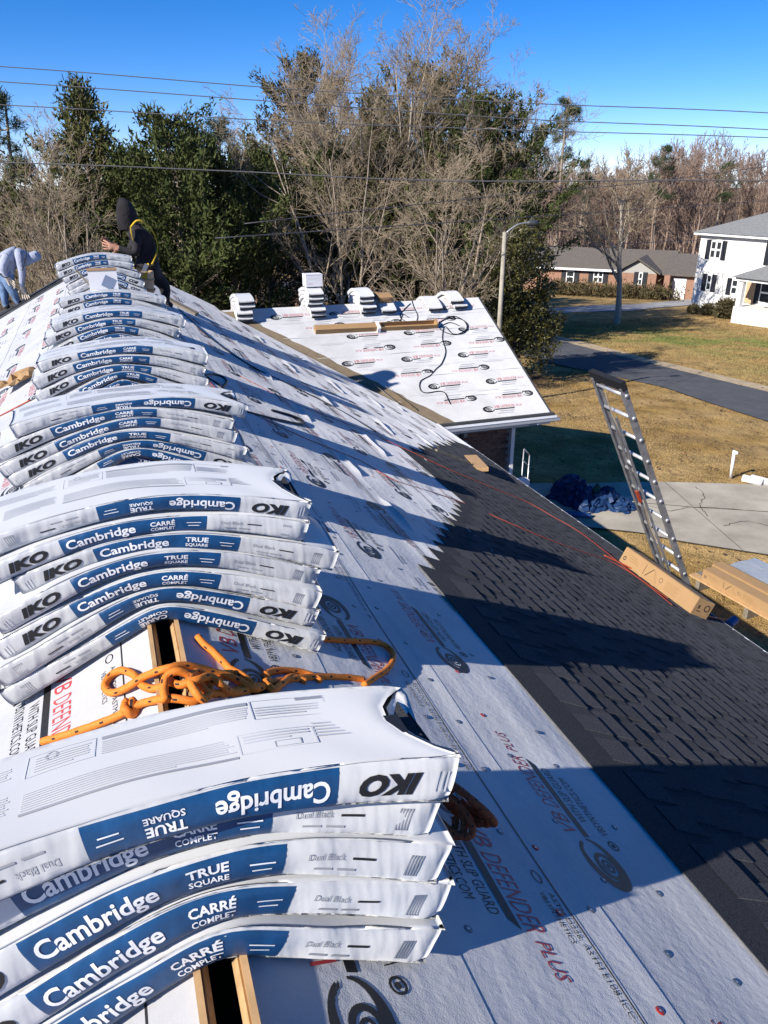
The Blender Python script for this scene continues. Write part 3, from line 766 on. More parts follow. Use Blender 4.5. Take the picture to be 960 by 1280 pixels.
DP = drive_far + drive_near[::-1]; RP = [tuple(p) for p in E1] + [tuple(p) for p in E2][::-1]
ok = lambda x, y: ~in_poly(x, y, DP) & ~in_poly(x, y, RP) & ~((x < 7.3) & (y < 17.5))
blades(190000, 'lawn_grass', (7, 24), (5, 27), .035, .007, 'short dry tan grass on the yard lawn', ok)
blades(120000, 'lawn_grass', (20, 38), (20, 42), .05, .014, 'short tan and green grass on the lawn across the road', ok)

# fallen leaves scattered over the lawns
g = np.random.default_rng(77); n = 9000
x = g.uniform(7, 40, n); y = g.uniform(6, 44, n); k = ok(x, y) & (g.uniform(0, 1, n) < .35 + .65*np.abs(np.sin(.35*x + .8)*np.sin(.31*y))); x, y = x[k], y[k]; n = len(x)
z = np.interp(.72*x + .69*y, _zx, _zy) + .03; a = g.uniform(0, 2*PI, n); r_ = g.uniform(.03, .065, n)
V = np.empty((n, 4, 3))
for q in range(4): V[:, q] = np.stack([x + r_*(1 if q % 2 else .55)*np.cos(a + q*PI/2), y + r_*(1 if q % 2 else .55)*np.sin(a + q*PI/2), z + g.uniform(0, .035, n)], 1)
o = link('fallen_leaves', meshnp('fallen_leaves', V.reshape(-1, 3), [np.arange(4*n).reshape(n, 4)], [mat('dead_leaf', (.15, .075, .032), .85, noise=(.9, .5))])); o['kind'] = 'stuff'; o['label'] = 'scattered brown leaves on the lawns'
# ------------------------------------------------------------------ shingle bundles
def bundle_print(kind):
    "front print in fractions of the bundle: (along 0..1, up 0..1); first what lies on the label, then what lies on the wrap"
    f = Flat()
    f.text('Cambridge', .250, .455, .14, .80, 0, cut=1, res=4, bold=.022)
    if kind == 0: f.text('TRUE', .505, .575, .52, .80, 0, cut=1, bold=.03); f.text('SQUARE', .505, .575, .22, .44, 0, bold=.02)
    else: f.text('CARRÉ', .500, .575, .50, .86, 0, cut=1, bold=.03); f.text('COMPLET', .500, .575, .22, .42, 0, bold=.02)
    for q, (a, b) in enumerate(((.61, .655), (.615, .65))): f.rect(a, b, .56 - .18*q, .60 - .18*q, 0, 4)
    w = Flat()
    w.text('IKO', .075, .195, .24, .78, 1, cut=2, res=3, bold=.055, shear=.22)
    w.text('Dual Black', .715, .785, .52, .70, 2)
    w.rect(.80, .845, .54, .60, 1, 5)
    w.rect(.73, .765, .26, .32, 2, 3); w.rect(.775, .81, .26, .32, 2, 3)
    for q in range(5): w.rect(.915 + .006*q, .918 + .006*q, .2, .75, 2)
    for q in range(3): w.rect(.02 + .01*q, .024 + .01*q, .25, .7, 3)
    return f.done(), w.done()
BP = [bundle_print(0), bundle_print(1)]
def top_print():
    f = Flat()
    def para(x0, x1, y0, y1, n):
        for q in range(n):
            y = y1 - (y1 - y0)*(q + .5)/n; f.rect(x0, x1 - (x1 - x0)*(.3 if q == n - 1 else random.uniform(0, .06)), y - (y1 - y0)/n*.22, y + (y1 - y0)/n*.22, 3, 14)
    f.rect(.36, .64, .52, .545, 2, 14); para(.36, .64, .40, .51, 7)
    f.frame(.645, .80, .40, .55, .0025, 3, 8); para(.65, .795, .42, .50, 4); f.rect(.74, .80, .525, .55, 2, 4)
    f.frame(.225, .35, .40, .55, .0025, 3, 6); para(.24, .34, .42, .53, 6); f.ring(.27, .51, .012, .03, .004, .004, 0, 2*PI, 2, 14)
    f.rect(.23, .60, .16, .175, 2, 14); para(.23, .60, .185, .30, 8)
    f.frame(.605, .75, .18, .31, .0025, 3, 6); para(.615, .74, .24, .30, 3); f.frame(.67, .72, .19, .23, .0025, 2, 3)
    para(.05, .21, .18, .32, 9); para(.02, .2, .42, .52, 6)
    f.rect(.90, .93, .20, .34, 1, 2); para(.75, .9, .22, .34, 5)
    return f.done()
TP = top_print()

def make_bundle(L, T, Wd, r, xo, flip, kind, seed, slope=TT, ridge=True, printed=True, concave=False, end_dark=False, open_left=0.0, TE=None):
    rr = np.random.default_rng(seed); ph = rr.uniform(0, 6.28, 8)
    def z0(u): return -slope*(np.sqrt(u*u + r*r) - r) + .004*np.sin(5*u + ph[6]) + .0022*np.sin(11*u + ph[7])
    def dz(u): return -slope*u/np.sqrt(u*u + r*r)
    tk = (TE/T - 1) if TE else 0.0
    def S(u, y, h):
        d = dz(u); k = (1 + tk*np.clip(np.abs(u)/.46, 0, 1.05)**1.5)/np.sqrt(1 + d*d)
        return np.stack([u - d*k*h, y + 0*u, z0(u) + k*h], -1)
    def frontdent(u, h):
        e = np.abs(2*h/T - 1)
        return .009*e**7 - .003*np.cos(e*1.5)*(1 + .5*np.sin(7*u + ph[0])) + .0022*np.sin(13*u + 40*h + ph[1]) + .0012*np.sin(31*u - 90*h + ph[2])
    def topdent(u, y): return .003*np.sin(9*u + ph[3])*np.sin(12*y + ph[4]) + .0016*np.sin(23*u + 17*y + ph[5]) - .004*np.cos(np.clip((y/Wd - .5)*2, -1, 1)*1.57)*.0
    def F(f, g, off=0.0):
        "front face point from print fractions"
        f = np.asarray(f, float); g = np.asarray(g, float)
        u = xo + (f - .5)*L*(-1 if flip else 1); h = (1 - g if flip else g)*T
        P = S(u, 0*u, h); P[..., 1] += frontdent(u, h) - off; return P
    nu = 64
    us = xo + np.linspace(-.5, .5, nu + 1)*L
    fh = np.array([0, .04, .12, .24, .37, .5, .63, .76, .88, .96, 1.0])*T
    fy = np.array([.018, .05, .15, .3, .5, .7, .85, .95])*Wd
    ring = []
    for i, u in enumerate(us):
        en = np.clip((.5*L - np.abs(us - xo))/.03, 0, 1)[i]; tt = .72 + .28*en**.5; row = []
        for h in fh:
            P = S(np.array([u]), np.array([0.]), np.array([h]))[0]; P[1] += frontdent(u, h) + .010*(1 - en); row.append(P)
        for y in fy:
            uu = u
            if concave and u > xo: uu = xo + (u - xo)*(1 - (.17*L/(.5*L))*np.sin(PI*np.clip((y/Wd - .05)/.95, 0, 1))**.8*.55 - (.015*(y/Wd)**2))
            P = S(np.array([uu]), np.array([y]), np.array([T + topdent(u, y)]))[0]; P[2] -= .004*(1 - en); row.append(P)
        for h in fh[::-1]:
            uu = u
            if concave and u > xo and h > T*.3: uu = xo + (u - xo)*(1 - .03)
            P = S(np.array([uu]), np.array([Wd]), np.array([h]))[0]; P[1] -= frontdent(u, h)*.5 + .010*(1 - en); row.append(P)
        for y in fy[::-1]: row.append(S(np.array([u]), np.array([y]), np.array([.0]))[0])
        ring.append(row)
    R = np.array(ring); n = R.shape[1]
    # pull the ends in a little so the wrap closes like a parcel
    V = R.reshape(-1, 3); I = np.arange(V.shape[0]).reshape(nu + 1, n); J = np.roll(I, -1, 1)
    F4 = np.stack([I[:-1], I[1:], J[1:], J[:-1]], -1).reshape(-1, 4)[:, ::-1]
    caps_v = []; caps_f = []
    for i, s in ((0, -1), (nu, 1)):
        c = R[i].mean(0); inset = c + (R[i] - c)*.86 + np.array([s*.007, 0, 0]); b = len(V) + sum(len(x) for x in caps_v)
        caps_v.append(inset); caps_v.append((c + np.array([s*.004, 0, 0]))[None])
        k = np.arange(n); k2 = (k + 1) % n
        q = np.stack([I[i][k], I[i][k2], b + k2, b + k], 1); t = np.stack([b + k, b + k2, np.full(n, b + n)], 1)
        caps_f.append((q if s < 0 else q[:, ::-1], t if s < 0 else t[:, ::-1]))
    V = np.concatenate([V] + caps_v)
    jj = np.tile(np.arange(n), nu); mi = np.concatenate([((jj >= len(fh)) & (jj < len(fh) + len(fy) - 1)).astype(int), np.zeros(sum(len(c[0]) + len(c[1]) for c in caps_f), int)])
    body = meshnp('wrapped_body', V, [F4] + [c[0] for c in caps_f] + [c[1] for c in caps_f], [MT['wrap'], MT['wrap_top']], mi, True)
    lab = None; prn = None
    if printed:
        a, b = np.meshgrid(np.linspace(.235, .672, 26), np.array([.05, .14, .3, .5, .7, .86, .95]), indexing='ij')
        P = F(a, b, .0007); nx, ny = a.shape; I = np.arange(nx*ny).reshape(nx, ny)
        Q = np.stack([I[:-1, :-1], I[1:, :-1], I[1:, 1:], I[:-1, 1:]], -1).reshape(-1, 4)
        lab = meshnp('label_panel', P.reshape(-1, 3), [Q], [MT['blue']], None, True)
        pr = Prints(); pr.lay(BP[kind][0], lambda x, y: F(x, y, .0019)); pr.lay(BP[kind][1], lambda x, y: F(x, y, .0012))
        if concave or printed == 2:
            def Tt(x, y):
                u = xo + (x - .5)*L; yy = y*Wd*1.6
                P = S(u, yy, T + topdent(u, yy) + .0009 + 0*u); return P
            pr.lay(TP, Tt)
        prn = pr
    return body, lab, prn, S
def place_bundle(name, label, group, loc, rotz, args, extra=0.0):
    body, lab, pr, S = make_bundle(**args)
    t = empty(name, loc, (extra, 0, rotz)); tag(t, label, 'shingle bundle', group)
    link('wrapped_body', body, t)
    if lab: link('label_panel', lab, t)
    if pr: pr.build('lettering', [MT['white_ink'], MT['black_ink'], MT['grey_ink'], MT['pale_ink']], t)['kind'] = 'stuff'
    if args.get('concave'):
        # bare shingles poking out of the open end of the wrap
        L, T, Wd, xo = args['L'], args['T'], args['Wd'], args['xo']
        for q in range(6):
            m = MB(); h0 = T*(.12 + .13*q); h1 = h0 + T*.10
            def fn(i, j, h): u = xo + L*(.5 - .16 + .145*i - .02*(q % 2)); return S(np.array([u]), np.array([Wd*(.12 + .86*j)]), np.array([h]))[0]
            for h in (h0, h1): m.grid(lambda i, j: tuple(fn(i, j, h)), 3, 1)
            m.f += [(3, 7, 15, 11), (0, 1, 9, 8), (4, 12, 13, 5), (1, 2, 10, 9), (2, 3, 11, 10), (5, 13, 14, 6), (6, 14, 15, 7)]; m.m += [0]*7
            m.build('bare_shingle', MT['shingle'], t)
    if args.get('end_dark'):
        L, T, Wd, xo = args['L'], args['T'], args['Wd'], args['xo']; sgn = args['end_dark']
        m = MB(); u0, u1 = xo + sgn*(L*.5 - .03), xo + sgn*(L*.5 + .016)
        C = [tuple(S(np.array([u]), np.array([y]), np.array([h]))[0]) for u in (u0, u1) for y, h in ((Wd*.10, T*.22), (Wd*.90, T*.22), (Wd*.97, T*.5), (Wd*.90, T*.74), (Wd*.10, T*.74), (Wd*.03, T*.5))]
        m.add(C, [tuple(range(5, -1, -1)), tuple(range(6, 12))] + [(i, (i + 1) % 6, 6 + (i + 1) % 6, 6 + i) for i in range(6)])
        m.build('shingle_edge', MT['shingle'], t)
    return t
ORD = ['topmost', 'second from top', 'third from top', 'fourth from top', 'fifth from top', 'sixth from top', 'seventh from top']
KD = ['', '']
#        front y, thickness, length, depth, stack phrase, bundles top to bottom: (x offset, y offset, flipped, kind, concave/printed top)
STACKS = [
    (.955, .067, .092, .865, .29, 'nearest ridge stack', [(-.020, -.010, 1, 0, 1), (-.046, .015, 0, 1, 0), (-.038, -.012, 0, 0, 0), (-.036, -.020, 0, 1, 0), (-.062, -.035, 0, 1, 0)]),
    (2.12, .048, .067, .91, .32, 'ridge stack beyond the orange rope', [(.02, .075, 1, 0, 1), (-.00, .045, 0, 1, 0), (.085, .03, 0, 0, 0), (.02, .00, 0, 0, 0), (.01, -.02, 0, 1, 0), (.0, -.035, 1, 0, 0), (.01, -.05, 1, 1, 0)]),
    (3.50, .042, .062, 1.0, .34, 'third stack along the ridge', [(.02, .05, 1, 0, 1), (-.06, .03, 0, 1, 0), (-.05, .015, 0, 1, 0), (-.02, -.015, 0, 0, 0), (.03, -.02, 1, 0, 0), (.02, -.03, 1, 1, 0), (-.0, -.01, 0, 0, 0)]),
    (5.05, .047, .066, 1.0, .34, 'fourth stack by the torn paper', [(.03, .06, 0, 1, 2), (.0, .02, 0, 1, 0), (.0, .0, 0, 0, 0), (.02, -.02, 0, 0, 0), (.03, -.02, 0, 0, 0)]),
    (6.40, .053, .066, .97, .34, 'fifth stack along the ridge', [(.05, .05, 0, 0, 2), (-.01, .0, 0, 0, 0), (.0, -.02, 0, 0, 0), (.02, -.02, 0, 0, 0), (.01, -.02, 0, 0, 0)]),
    (8.00, .054, .066, .95, .34, 'sixth ridge stack', [(.035, .03, 0, 0, 2), (.03, -.01, 0, 0, 0), (.02, -.01, 0, 1, 0), (.0, -.01, 0, 1, 0)]),
    (10.2, .062, .070, .85, .34, 'farthest ridge stack', [(-.10, .10, 0, 0, 2), (-.09, .08, 0, 0, 0), (-.03, .03, 0, 0, 0), (-.00, .02, 1, 0, 0), (.01, .00, 1, 1, 0), (.0, -.05, 0, 0, 0)]),
]
for si, (fy, T, TE, L, Wd, phrase, rows) in enumerate(STACKS):
    n = len(rows); z = RZ0 + .004
    for k in range(n):
        xo, yo, fl, kd, tp = rows[n - 1 - k]
        drop = (.222 + (.085 - .222)*k/(n - 1) + random.uniform(-.006, .006))/TT; r = (.46**2 - drop**2)/(2*drop)
        i = n - 1 - k
        look_ = 'upside-down' if fl else ('carré' if kd else 'true square')
        lab = 'bundle lettered %s, %s, in the %s' % (look_, ORD[i], phrase)
        place_bundle('shingle_bundle', lab, 'shingle bundles stacked across the ridge', (XR, fy + yo, z), random.uniform(-.026, .026)*(1 if si else .5) - (.0 if si else .01),
                     dict(L=L, T=T*.985, TE=TE, Wd=Wd, r=r, xo=xo, flip=fl, kind=kd, seed=100*si + k, printed=(2 if tp == 2 else 1), concave=(tp == 1)), (-.16, -.11, -.07, -.03, 0)[i] if si == 0 else random.uniform(-.04, .015))
        z += T
# stacks lying over the ridge of the wing, their dark ends towards the camera
WST = [((307, 379), 4, 'leftmost wing ridge stack', 0), ((397, 378), 5, 'tall wing ridge stack under the carton', 0), ((461, 378), 4, 'middle wing ridge stack', 0), ((489, 381), 1, 'wing ridge pile under the brown bundle', 0), ((546, 379), 1, 'wing ridge pile left of the rightmost stack', 0), ((575, 377), 2, 'rightmost wing ridge stack', 0)]
WTOP = []
for q, ((u, v), n, phrase, _) in enumerate(WST):
    p = wf(u, min(v, 384)); x = ay(u, v, WYR - .45).x; z = WZR + .006
    for k in range(n):
        lab = 'dark-ended bundle, %s the %s' % ((ORD[n - 1 - k] + ' in') if n > 1 else 'lone one in', phrase)
        place_bundle('shingle_bundle', lab, 'shingle bundles over the wing ridge', (x - .15 + random.uniform(-.03, .03), WYR, z), -PI/2 + random.uniform(-.05, .05),
                     dict(L=.80, T=.066, Wd=.30, r=.12 + .06*k, xo=.0 + random.uniform(-.03, .05), flip=0, kind=0, seed=900 + 10*q + k, slope=WKS, printed=0, end_dark=1))
        z += .071
    WTOP.append((x, z))
# the brown one beside the middle stack
x, z = WTOP[3]
t = empty('paper_bundle', (x - .17, WYR, z), (0, 0, -PI/2)); tag(t, 'brown kraft wrapped bundle lying over the wing ridge beside the middle stack', 'bundle')
b = make_bundle(.55, .11, .28, .18, -.05, 0, 0, 77, slope=WKS, printed=0)
b[0].materials[0] = MT['card']; b[0].materials[1] = MT['card']; link('wrapped_body', b[0], t)
# white carton on the tall stack
x, z = WTOP[1]
t = empty('white_carton', (x + .02, WYR - .05, z + .01)); tag(t, 'white carton standing on the tall stack of the wing ridge', 'carton')
MB().box((0, 0, .105), (.32, .26, .21)).build('carton_body', MT['paper'], t)
MB().box((0, 0, .216), (.33, .27, .010)).build('lid', MT['paper'], t)
MB().box2((-.12, -.1315, .14), (.12, -.131, .147)).build('print_line', MT['pale_ink'], t)
MB().box2((-.13, -.132, .05), (-.02, -.1305, .055)).build('print_line', MT['red_ink'], t)

# ------------------------------------------------------------------ rope
def ridge_pt(u, v, lift):
    r = look(u, v)
    # smooth saddle over the ridge
    t = 1.0
    for _ in range(40):
        p = r*t; zz = -1.2 - TT*(abs(p.x - XR)) + lift
        t *= 1 + .6*((zz - p.z)/p.z)*(-1 if False else 1)
    return Vector((p.x, p.y, p.z + CZ))
def strand(m, pts, r=.0108, n=10):
    P = [rf(u, v, l) for u, v, l in pts]
    Q = spline(P, 14)
    # resample evenly
    out = [Q[0]]; acc = 0
    for a, b in zip(Q[:-1], Q[1:]):
        d = (b - a).length; s = 0
        while acc + d - s >= .006:
            s += .006 - acc; acc = 0; out.append(a.lerp(b, s/d))
        acc += d - s
    rs = [r*(1 + .06*math.sin(i*.9)) for i in range(len(out))]
    rs = [r]*len(out)
    m.tube(out, rs, 12, 0, fleck=1, twist=.045)
rp = empty('orange_rope', (0, 0, 0)); tag(rp, 'orange rope with dark flecks coiled loosely across the ridge slot', 'rope')
def strand_part(pts, r=.0108, name='rope_strand'):
    m = MB(); strand(m, pts, r); return m.build(name, [MT['rope'], MT['rope_fleck']], rp, True)
L1 = .014
strand_part([(53, 927, L1), (78, 920, L1), (100, 913, L1), (125, 904, L1), (147, 895, L1), (162, 887, L1 + .006), (182, 878, L1), (213, 873, L1 + .004), (245, 876, L1 + .01), (262, 866, .03), (257, 848, .045), (246, 840, .05), (238, 852, .05), (247, 868, .045), (258, 878, .03)])
strand_part([(247, 796, L1), (256, 806, L1), (267, 815, L1), (278, 826, L1), (288, 836, .02), (305, 846, .03), (316, 858, .02), (300, 864, .014)])
strand_part([(208, 857, L1), (190, 861, L1), (176, 855, L1), (168, 844, L1), (152, 838, L1), (138, 845, L1), (131, 858, L1), (140, 866, L1), (158, 860, .02), (180, 846, .035), (207, 836, .045), (233, 832, .045), (267, 840, .035), (293, 848, .03), (318, 861, .022), (335, 852, .016), (333, 842, L1), (352, 838, L1), (376, 840, L1), (393, 846, L1), (402, 853, L1)])
strand_part([(207, 876, .03), (205, 862, .04), (208, 846, .05), (222, 839, .055), (240, 846, .05), (252, 858, .04), (262, 866, .03), (285, 866, L1), (305, 858, L1), (300, 846, L1), (283, 842, .02), (270, 852, .02)])
strand_part([(210, 850, .02), (225, 856, .03), (246, 850, .06), (262, 846, .06), (276, 856, .05), (290, 866, .02), (312, 862, L1), (345, 852, L1), (392, 846, L1), (436, 847, L1), (455, 850, L1)])
strand_part([(330, 850, .03), (341, 862, .02), (352, 855, .02), (365, 846, L1), (383, 852, L1)])
for k in range(3):                                                  # the knot
    m = MB(); c = rf(162, 887, .018); P = [c + Vector((.014*math.cos(a)*(1 - .2*k), .020*math.sin(a) + .004*k, .012*math.sin(2*a + k) + .004)) for a in np.linspace(0, 2*PI, 16)]
    m.tube(P, .0105, 8, 0, fleck=1); m.build('rope_knot', [MT['rope'], MT['rope_fleck']], rp, True)
rp2 = empty('orange_rope', (0, 0, 0)); tag(rp2, 'orange rope loop lying on the shaded paper right of the second stack', 'rope')
m = MB(); strand(m, [(378, 801, L1), (400, 799, L1), (436, 801, L1), (462, 802, L1), (480, 806, L1), (491, 816, L1), (490, 828, L1), (482, 838, L1), (470, 846, L1), (455, 856, L1)], .0105)
m.build('rope_strand', [MT['rope'], MT['rope_fleck']], rp2, True)
rp3 = empty('orange_rope', (0, 0, 0)); tag(rp3, 'orange rope loops hanging in shade off the right end of the nearest stack', 'rope')
for q in range(6):
    m = MB(); c = rf(556 + 4*q, 1016 + (q % 3)*8, .035)
    P = []
    for a in np.linspace(0, 2*PI*.93, 26):
        P.append(c + Vector((.042*math.cos(a + q*.9) + .010*q - .02, .060*math.sin(a + q*.5) + .008*(q % 3), (.030*math.sin(a + .6 + q*.7) - .018*math.cos(a + q*.9)) + .007*q + .014)))
    m.tube(spline(P, 6), .0092, 12, 0, fleck=1, twist=.045); m.build('rope_loop', [MT['rope_shaded'], MT['rope_fleck']], rp3, True)

# ------------------------------------------------------------------ cords and strips lying on the roofs
def cord(label, pts, r, mt, fn=rf, name='cord', cat='cord', parent=None, n=8):
    P = [fn(u, v, l) if fn is rf else fn(u, v) + Vector((0, 0, l)) for u, v, l in pts]
    o = MB().tube(spline(P, n), r, 6).build(name, mt, parent, True)
    if parent is None: tag(o, label, cat)
    return o
h = .008
cord('orange red cord crossing the paper above the shingle field', [(255, 470, h), (285, 500, h), (315, 517, h), (343, 530, h), (380, 547, h), (417, 562, h), (453, 577, h), (493, 600, h), (540, 615, h), (583, 630, h), (640, 655, .036), (693, 677, .036), (735, 692, .036), (768, 704, .036), (800, 724, .036), (840, 756, .036)], .0032, MT['cord_red'])
cord('orange red cord running down to the white drip edge', [(300, 470, h), (370, 505, h), (453, 537, h), (500, 558, .034), (560, 586, .036), (617, 610, .036), (660, 628, .036), (690, 645, .036), (720, 662, .036), (750, 684, .036), (790, 716, .036), (835, 748, .036)], .0032, MT['cord_red'])
cord('orange red cord bent beside the long carton at the eave', [(755, 694, .036), (790, 711, .036), (812, 725, .03), (835, 741, .036), (870, 765, .036), (905, 775, .036)], .008, MT['cord_red'])
cord('black cord looped on the shaded paper right of the fourth stack', [(255, 468, h), (262, 474, h), (272, 480, h), (278, 484, h), (283, 476, h), (275, 470, h), (262, 468, h), (254, 474, h)], .012, MT['cord_black'])
cord('black cord trailing down the paper beside the third stack', [(285, 495, .02), (292, 507, h), (305, 514, h), (330, 521, h), (352, 526, h), (374, 530, h), (378, 526, h), (362, 519, h), (340, 513, h)], .013, MT['cord_black'])
cord('long black line along the middle of the shaded slope', [(222, 385, h), (260, 420, h), (310, 455, h), (360, 480, h), (420, 510, h), (470, 540, h)], .008, MT['cord_black'])
cord('red chalk line on the sunlit left slope', [(-10, 525, h), (15, 512, h), (38, 500, h)], .006, MT['cord_red'])
cord('short black loop at the right of the third stack', [(293, 600, .01), (286, 596, .02), (296, 588, .02), (302, 594, h), (296, 604, h)], .010, MT['cord_black'])
cord('black strap end lying right of the second stack', [(380, 634, .03), (386, 650, h), (398, 660, h), (410, 664, h), (396, 656, h), (385, 645, h)], .008, MT['cord_black'])
hose = empty('black_hose', (0, 0, 0)); tag(hose, 'black hose snaking down the papered wing roof', 'hose')
w = .014
cord('', [(545, 409, w), (556, 400, w), (574, 399, w), (585, 407, w), (580, 417, w), (566, 418, w), (556, 409, w), (553, 424, w), (557, 440, w), (552, 455, w), (545, 462, w), (538, 470, w), (526, 477, w), (525, 487, w), (532, 492, w), (548, 490, w), (556, 492, w), (560, 500, w), (563, 506, w)], .0085, MT['cord_black'], wf, 'hose_line', parent=hose)
cord('', [(513, 380, w), (505, 388, w), (500, 396, w), (506, 402, w), (518, 404, w), (522, 396, w), (517, 384, w), (514, 374, w)], .007, MT['cord_black'], wf, 'hose_line', parent=hose)
cord('', [(548, 404, w), (566, 396, w), (580, 402, w), (583, 412, w), (570, 419, w), (556, 416, w), (550, 410, w), (562, 404, w), (574, 408, w)], .0075, MT['cord_black'], wf, 'hose_line', parent=hose)
cord('black cord end hanging beside the wing ridge piles', [(500, 402, w), (504, 394, w), (511, 398, w)], .006, MT['cord_black'], wf)
# curled flap of brown felt with white back at the foot of the valley
m = MB(); A, B = wf(470, 488) + Vector((0, 0, .03)), wf(500, 512) + Vector((0, 0, .03))
def flap(i, j):
    p = A.lerp(B, i); a = j*4.0
    return p + Vector((.05*math.cos(a), .02*j, .05 + .05*math.sin(a - 1.57)))
m.grid(flap, 8, 10); tag(m.build('felt_flap', MT['white_metal'], None, True), 'white backed felt flap curling up at the foot of the brown valley', 'felt flap')
m = MB(); A, B = wf(486, 492) + Vector((0, 0, .03)), wf(518, 516) + Vector((0, 0, .03))
m.grid(lambda i, j: A.lerp(B, i) + Vector((.06*math.cos(j*3.4), .02*j, .05 + .055*math.sin(j*3.4 - 1.3))), 6, 10)
tag(m.build('felt_roll', MT['felt'], None, True), 'brown felt end rolled over beside the wing gutter', 'felt flap')
# torn brown paper left of the fourth stack
m = MB(); c = rf(22, 482, .01); rr = random.Random(5)
hh = [[rr.uniform(0, .10) for _ in range(7)] for _ in range(7)]
m.grid(lambda i, j: c + Vector(((i - .5)*.30 + rr.uniform(-.015, .015), (j - .5)*.34 + rr.uniform(-.02, .02), (i - .5)*.12 + .03 + .7*hh[int(i*6)][int(j*6)])), 6, 6)
tag(m.build('torn_paper', MT['card']), 'crumpled torn brown paper on the left slope beside the fourth stack', 'paper')
# lumber by the eave
a, b = rf(588, 571, .05), rf(600, 584, .05)
o = MB().bar(a, b + (b - a)*.2, .16, .05).build('wood_block', MT['wood']); tag(o, 'short raw wood block at the eave near the brick wall', 'lumber')
a, b = rf(545, 563, .03), rf(586, 578, .04)
o = MB().bar(a, b, .05, .03).build('wood_batten', MT['grey_wood']); tag(o, 'thin grey batten lying on shingles before the wood block', 'lumber')
# long carton on the wing
a, b = wf(394, 416), wf(544, 409); a.z += .06; b.z += .06
t = empty('long_carton', (0, 0, 0)); tag(t, 'long open brown carton with white paper band on the papered wing', 'carton')
d = (b - a).normalized(); up = Vector((0, -WN.y*-1, WN.z)); up = Vector((0, WN.y, WN.z)); sd = d.cross(up)
def wbox(name, s0, s1, o0, o1, h0, h1, mt):
    m = MB(); V = []
    for s in (s0, s1):
        for oo, hh_ in ((o0, h0), (o1, h0), (o1, h1), (o0, h1)): V.append(a + (b - a)*s + sd*oo + up*hh_)
    m.add(V, [(0, 3, 2, 1), (4, 5, 6, 7), (0, 1, 5, 4), (1, 2, 6, 5), (2, 3, 7, 6), (3, 0, 4, 7)]); return m.build(name, mt, t)
wbox('carton_body', 0, .53, -.075, .075, -.055, .045, MT['card'])
wbox('tray_floor', .535, 1.0, -.07, .07, -.055, -.045, MT['card'])
wbox('tray_side', .535, 1.0, -.08, -.07, -.055, .04, MT['card']); wbox('tray_side', .535, 1.0, .07, .08, -.055, .04, MT['card'])
wbox('tray_end', 1.0, 1.012, -.08, .08, -.055, .07, MT['card']); wbox('paper_band', .495, .52, -.085, .125, -.058, .055, MT['paper'])
# toe board at the worker's feet
a, b = rf(205, 372, .03), rf(246, 393, .03)
o = MB().bar(a, b, .10, .05).build('toe_board', MT['grey_wood']); tag(o, 'dark weathered board on the slope at the hooded worker feet', 'board')

# ------------------------------------------------------------------ cartons at the eave
def carton(name, label, p0, axis, outv, upv, L, Wd, H, printed=True):
    t = empty(name, p0); tag(t, label, 'carton')
    R = Matrix((axis, outv, upv)).transposed()
    m = MB(); m.box(R @ Vector((L/2, Wd/2, H/2)), (L, Wd, H), R); m.build('carton_body', MT['card'], t)
    f = Flat()
    # front face print: drawing of a bracing frame, ring, lines of small text, round mark
    f.rect(.33*L, .335*L, .25*H, .85*H, 0); f.tri([(.36*L, .25*H), (.37*L, .25*H), (.44*L, .85*H), (.43*L, .85*H)], [(0, 1, 2), (0, 2, 3)], 0)
    f.tri([(.44*L, .85*H), (.45*L, .85*H), (.52*L, .22*H), (.51*L, .22*H)], [(0, 1, 2), (0, 2, 3)], 1)
    f.ring(.56*L, .55*H, .022*L, .022*L, .004*L, .004*L, 0, 2*PI, 0, 16)
    for q in range(5): f.rect(.62*L, (.78 - .02*(q % 2))*L, (.25 + .11*q)*H, (.29 + .11*q)*H, 1)
    for q in range(3): f.rect(.10*L, (.24 - .02*q)*L, (.45 + .13*q)*H, (.50 + .13*q)*H, 1)
    f.ring(.05*L, .40*H, .13*H, .13*H, .06*H, .06*H, 0, 2*PI, 0, 18)
    V, T, M_ = f.done(); P = np.array([R @ Vector((x, -.0012, y)) for x, y in V]); pr = Prints(); pr.lay((V, T, M_), lambda a_, b_: P)
    f = Flat(); f.ring(.72*Wd, .6*H, .2*H, .2*H, .07*H, .07*H, 0, 2*PI, 0, 18); f.frame(.1*Wd, .9*Wd, .12*H, .9*H, .02*Wd, 1); f.rect(.2*Wd, .42*Wd, .3*H, .36*H, 0); f.rect(.2*Wd, .3*Wd, .45*H, .66*H, 0)
    V, T, M_ = f.done(); P2 = np.array([R @ Vector((L + .0012, x, y)) for x, y in V]); pr.lay((V, T, M_), lambda a_, b_: P2)
    f = Flat(); f.rect(.02*L, .98*L, .48*Wd, .52*Wd, 1)
    V, T, M_ = f.done(); P3 = np.array([R @ Vector((x, y, H + .0012)) for x, y in V]); pr.lay((V, T, M_), lambda a_, b_: P3)
    pr.build('carton_print', [MT['card_ink'], MT['card_mid']], t)['kind'] = 'stuff'
    f = MB(); f.box(R @ Vector((L/2, Wd*.25, H + .004)), (L*.995, Wd*.46, .004), R); f.build('flap', MT['card'], t)
    return t
A = rf(773, 702, .012); B = rf(862, 768, .012); ax = (B - A); Lb = ax.length; ax.normalize()
outv = Vector((-UPS.x, 0, -UPS.z)); upv = ax.cross(outv)
if upv.z < 0: upv = -upv
outv = upv.cross(ax).normalized()
carton('shingle_carton', 'long brown carton lying along the eave beside the ladder', A, ax, outv, upv, Lb, .20, .17)
g1 = gp(884, 736)
pal = empty('pallet', (0, 0, 0)); tag(pal, 'pale wooden platform under the brown cartons on the lawn', 'pallet')
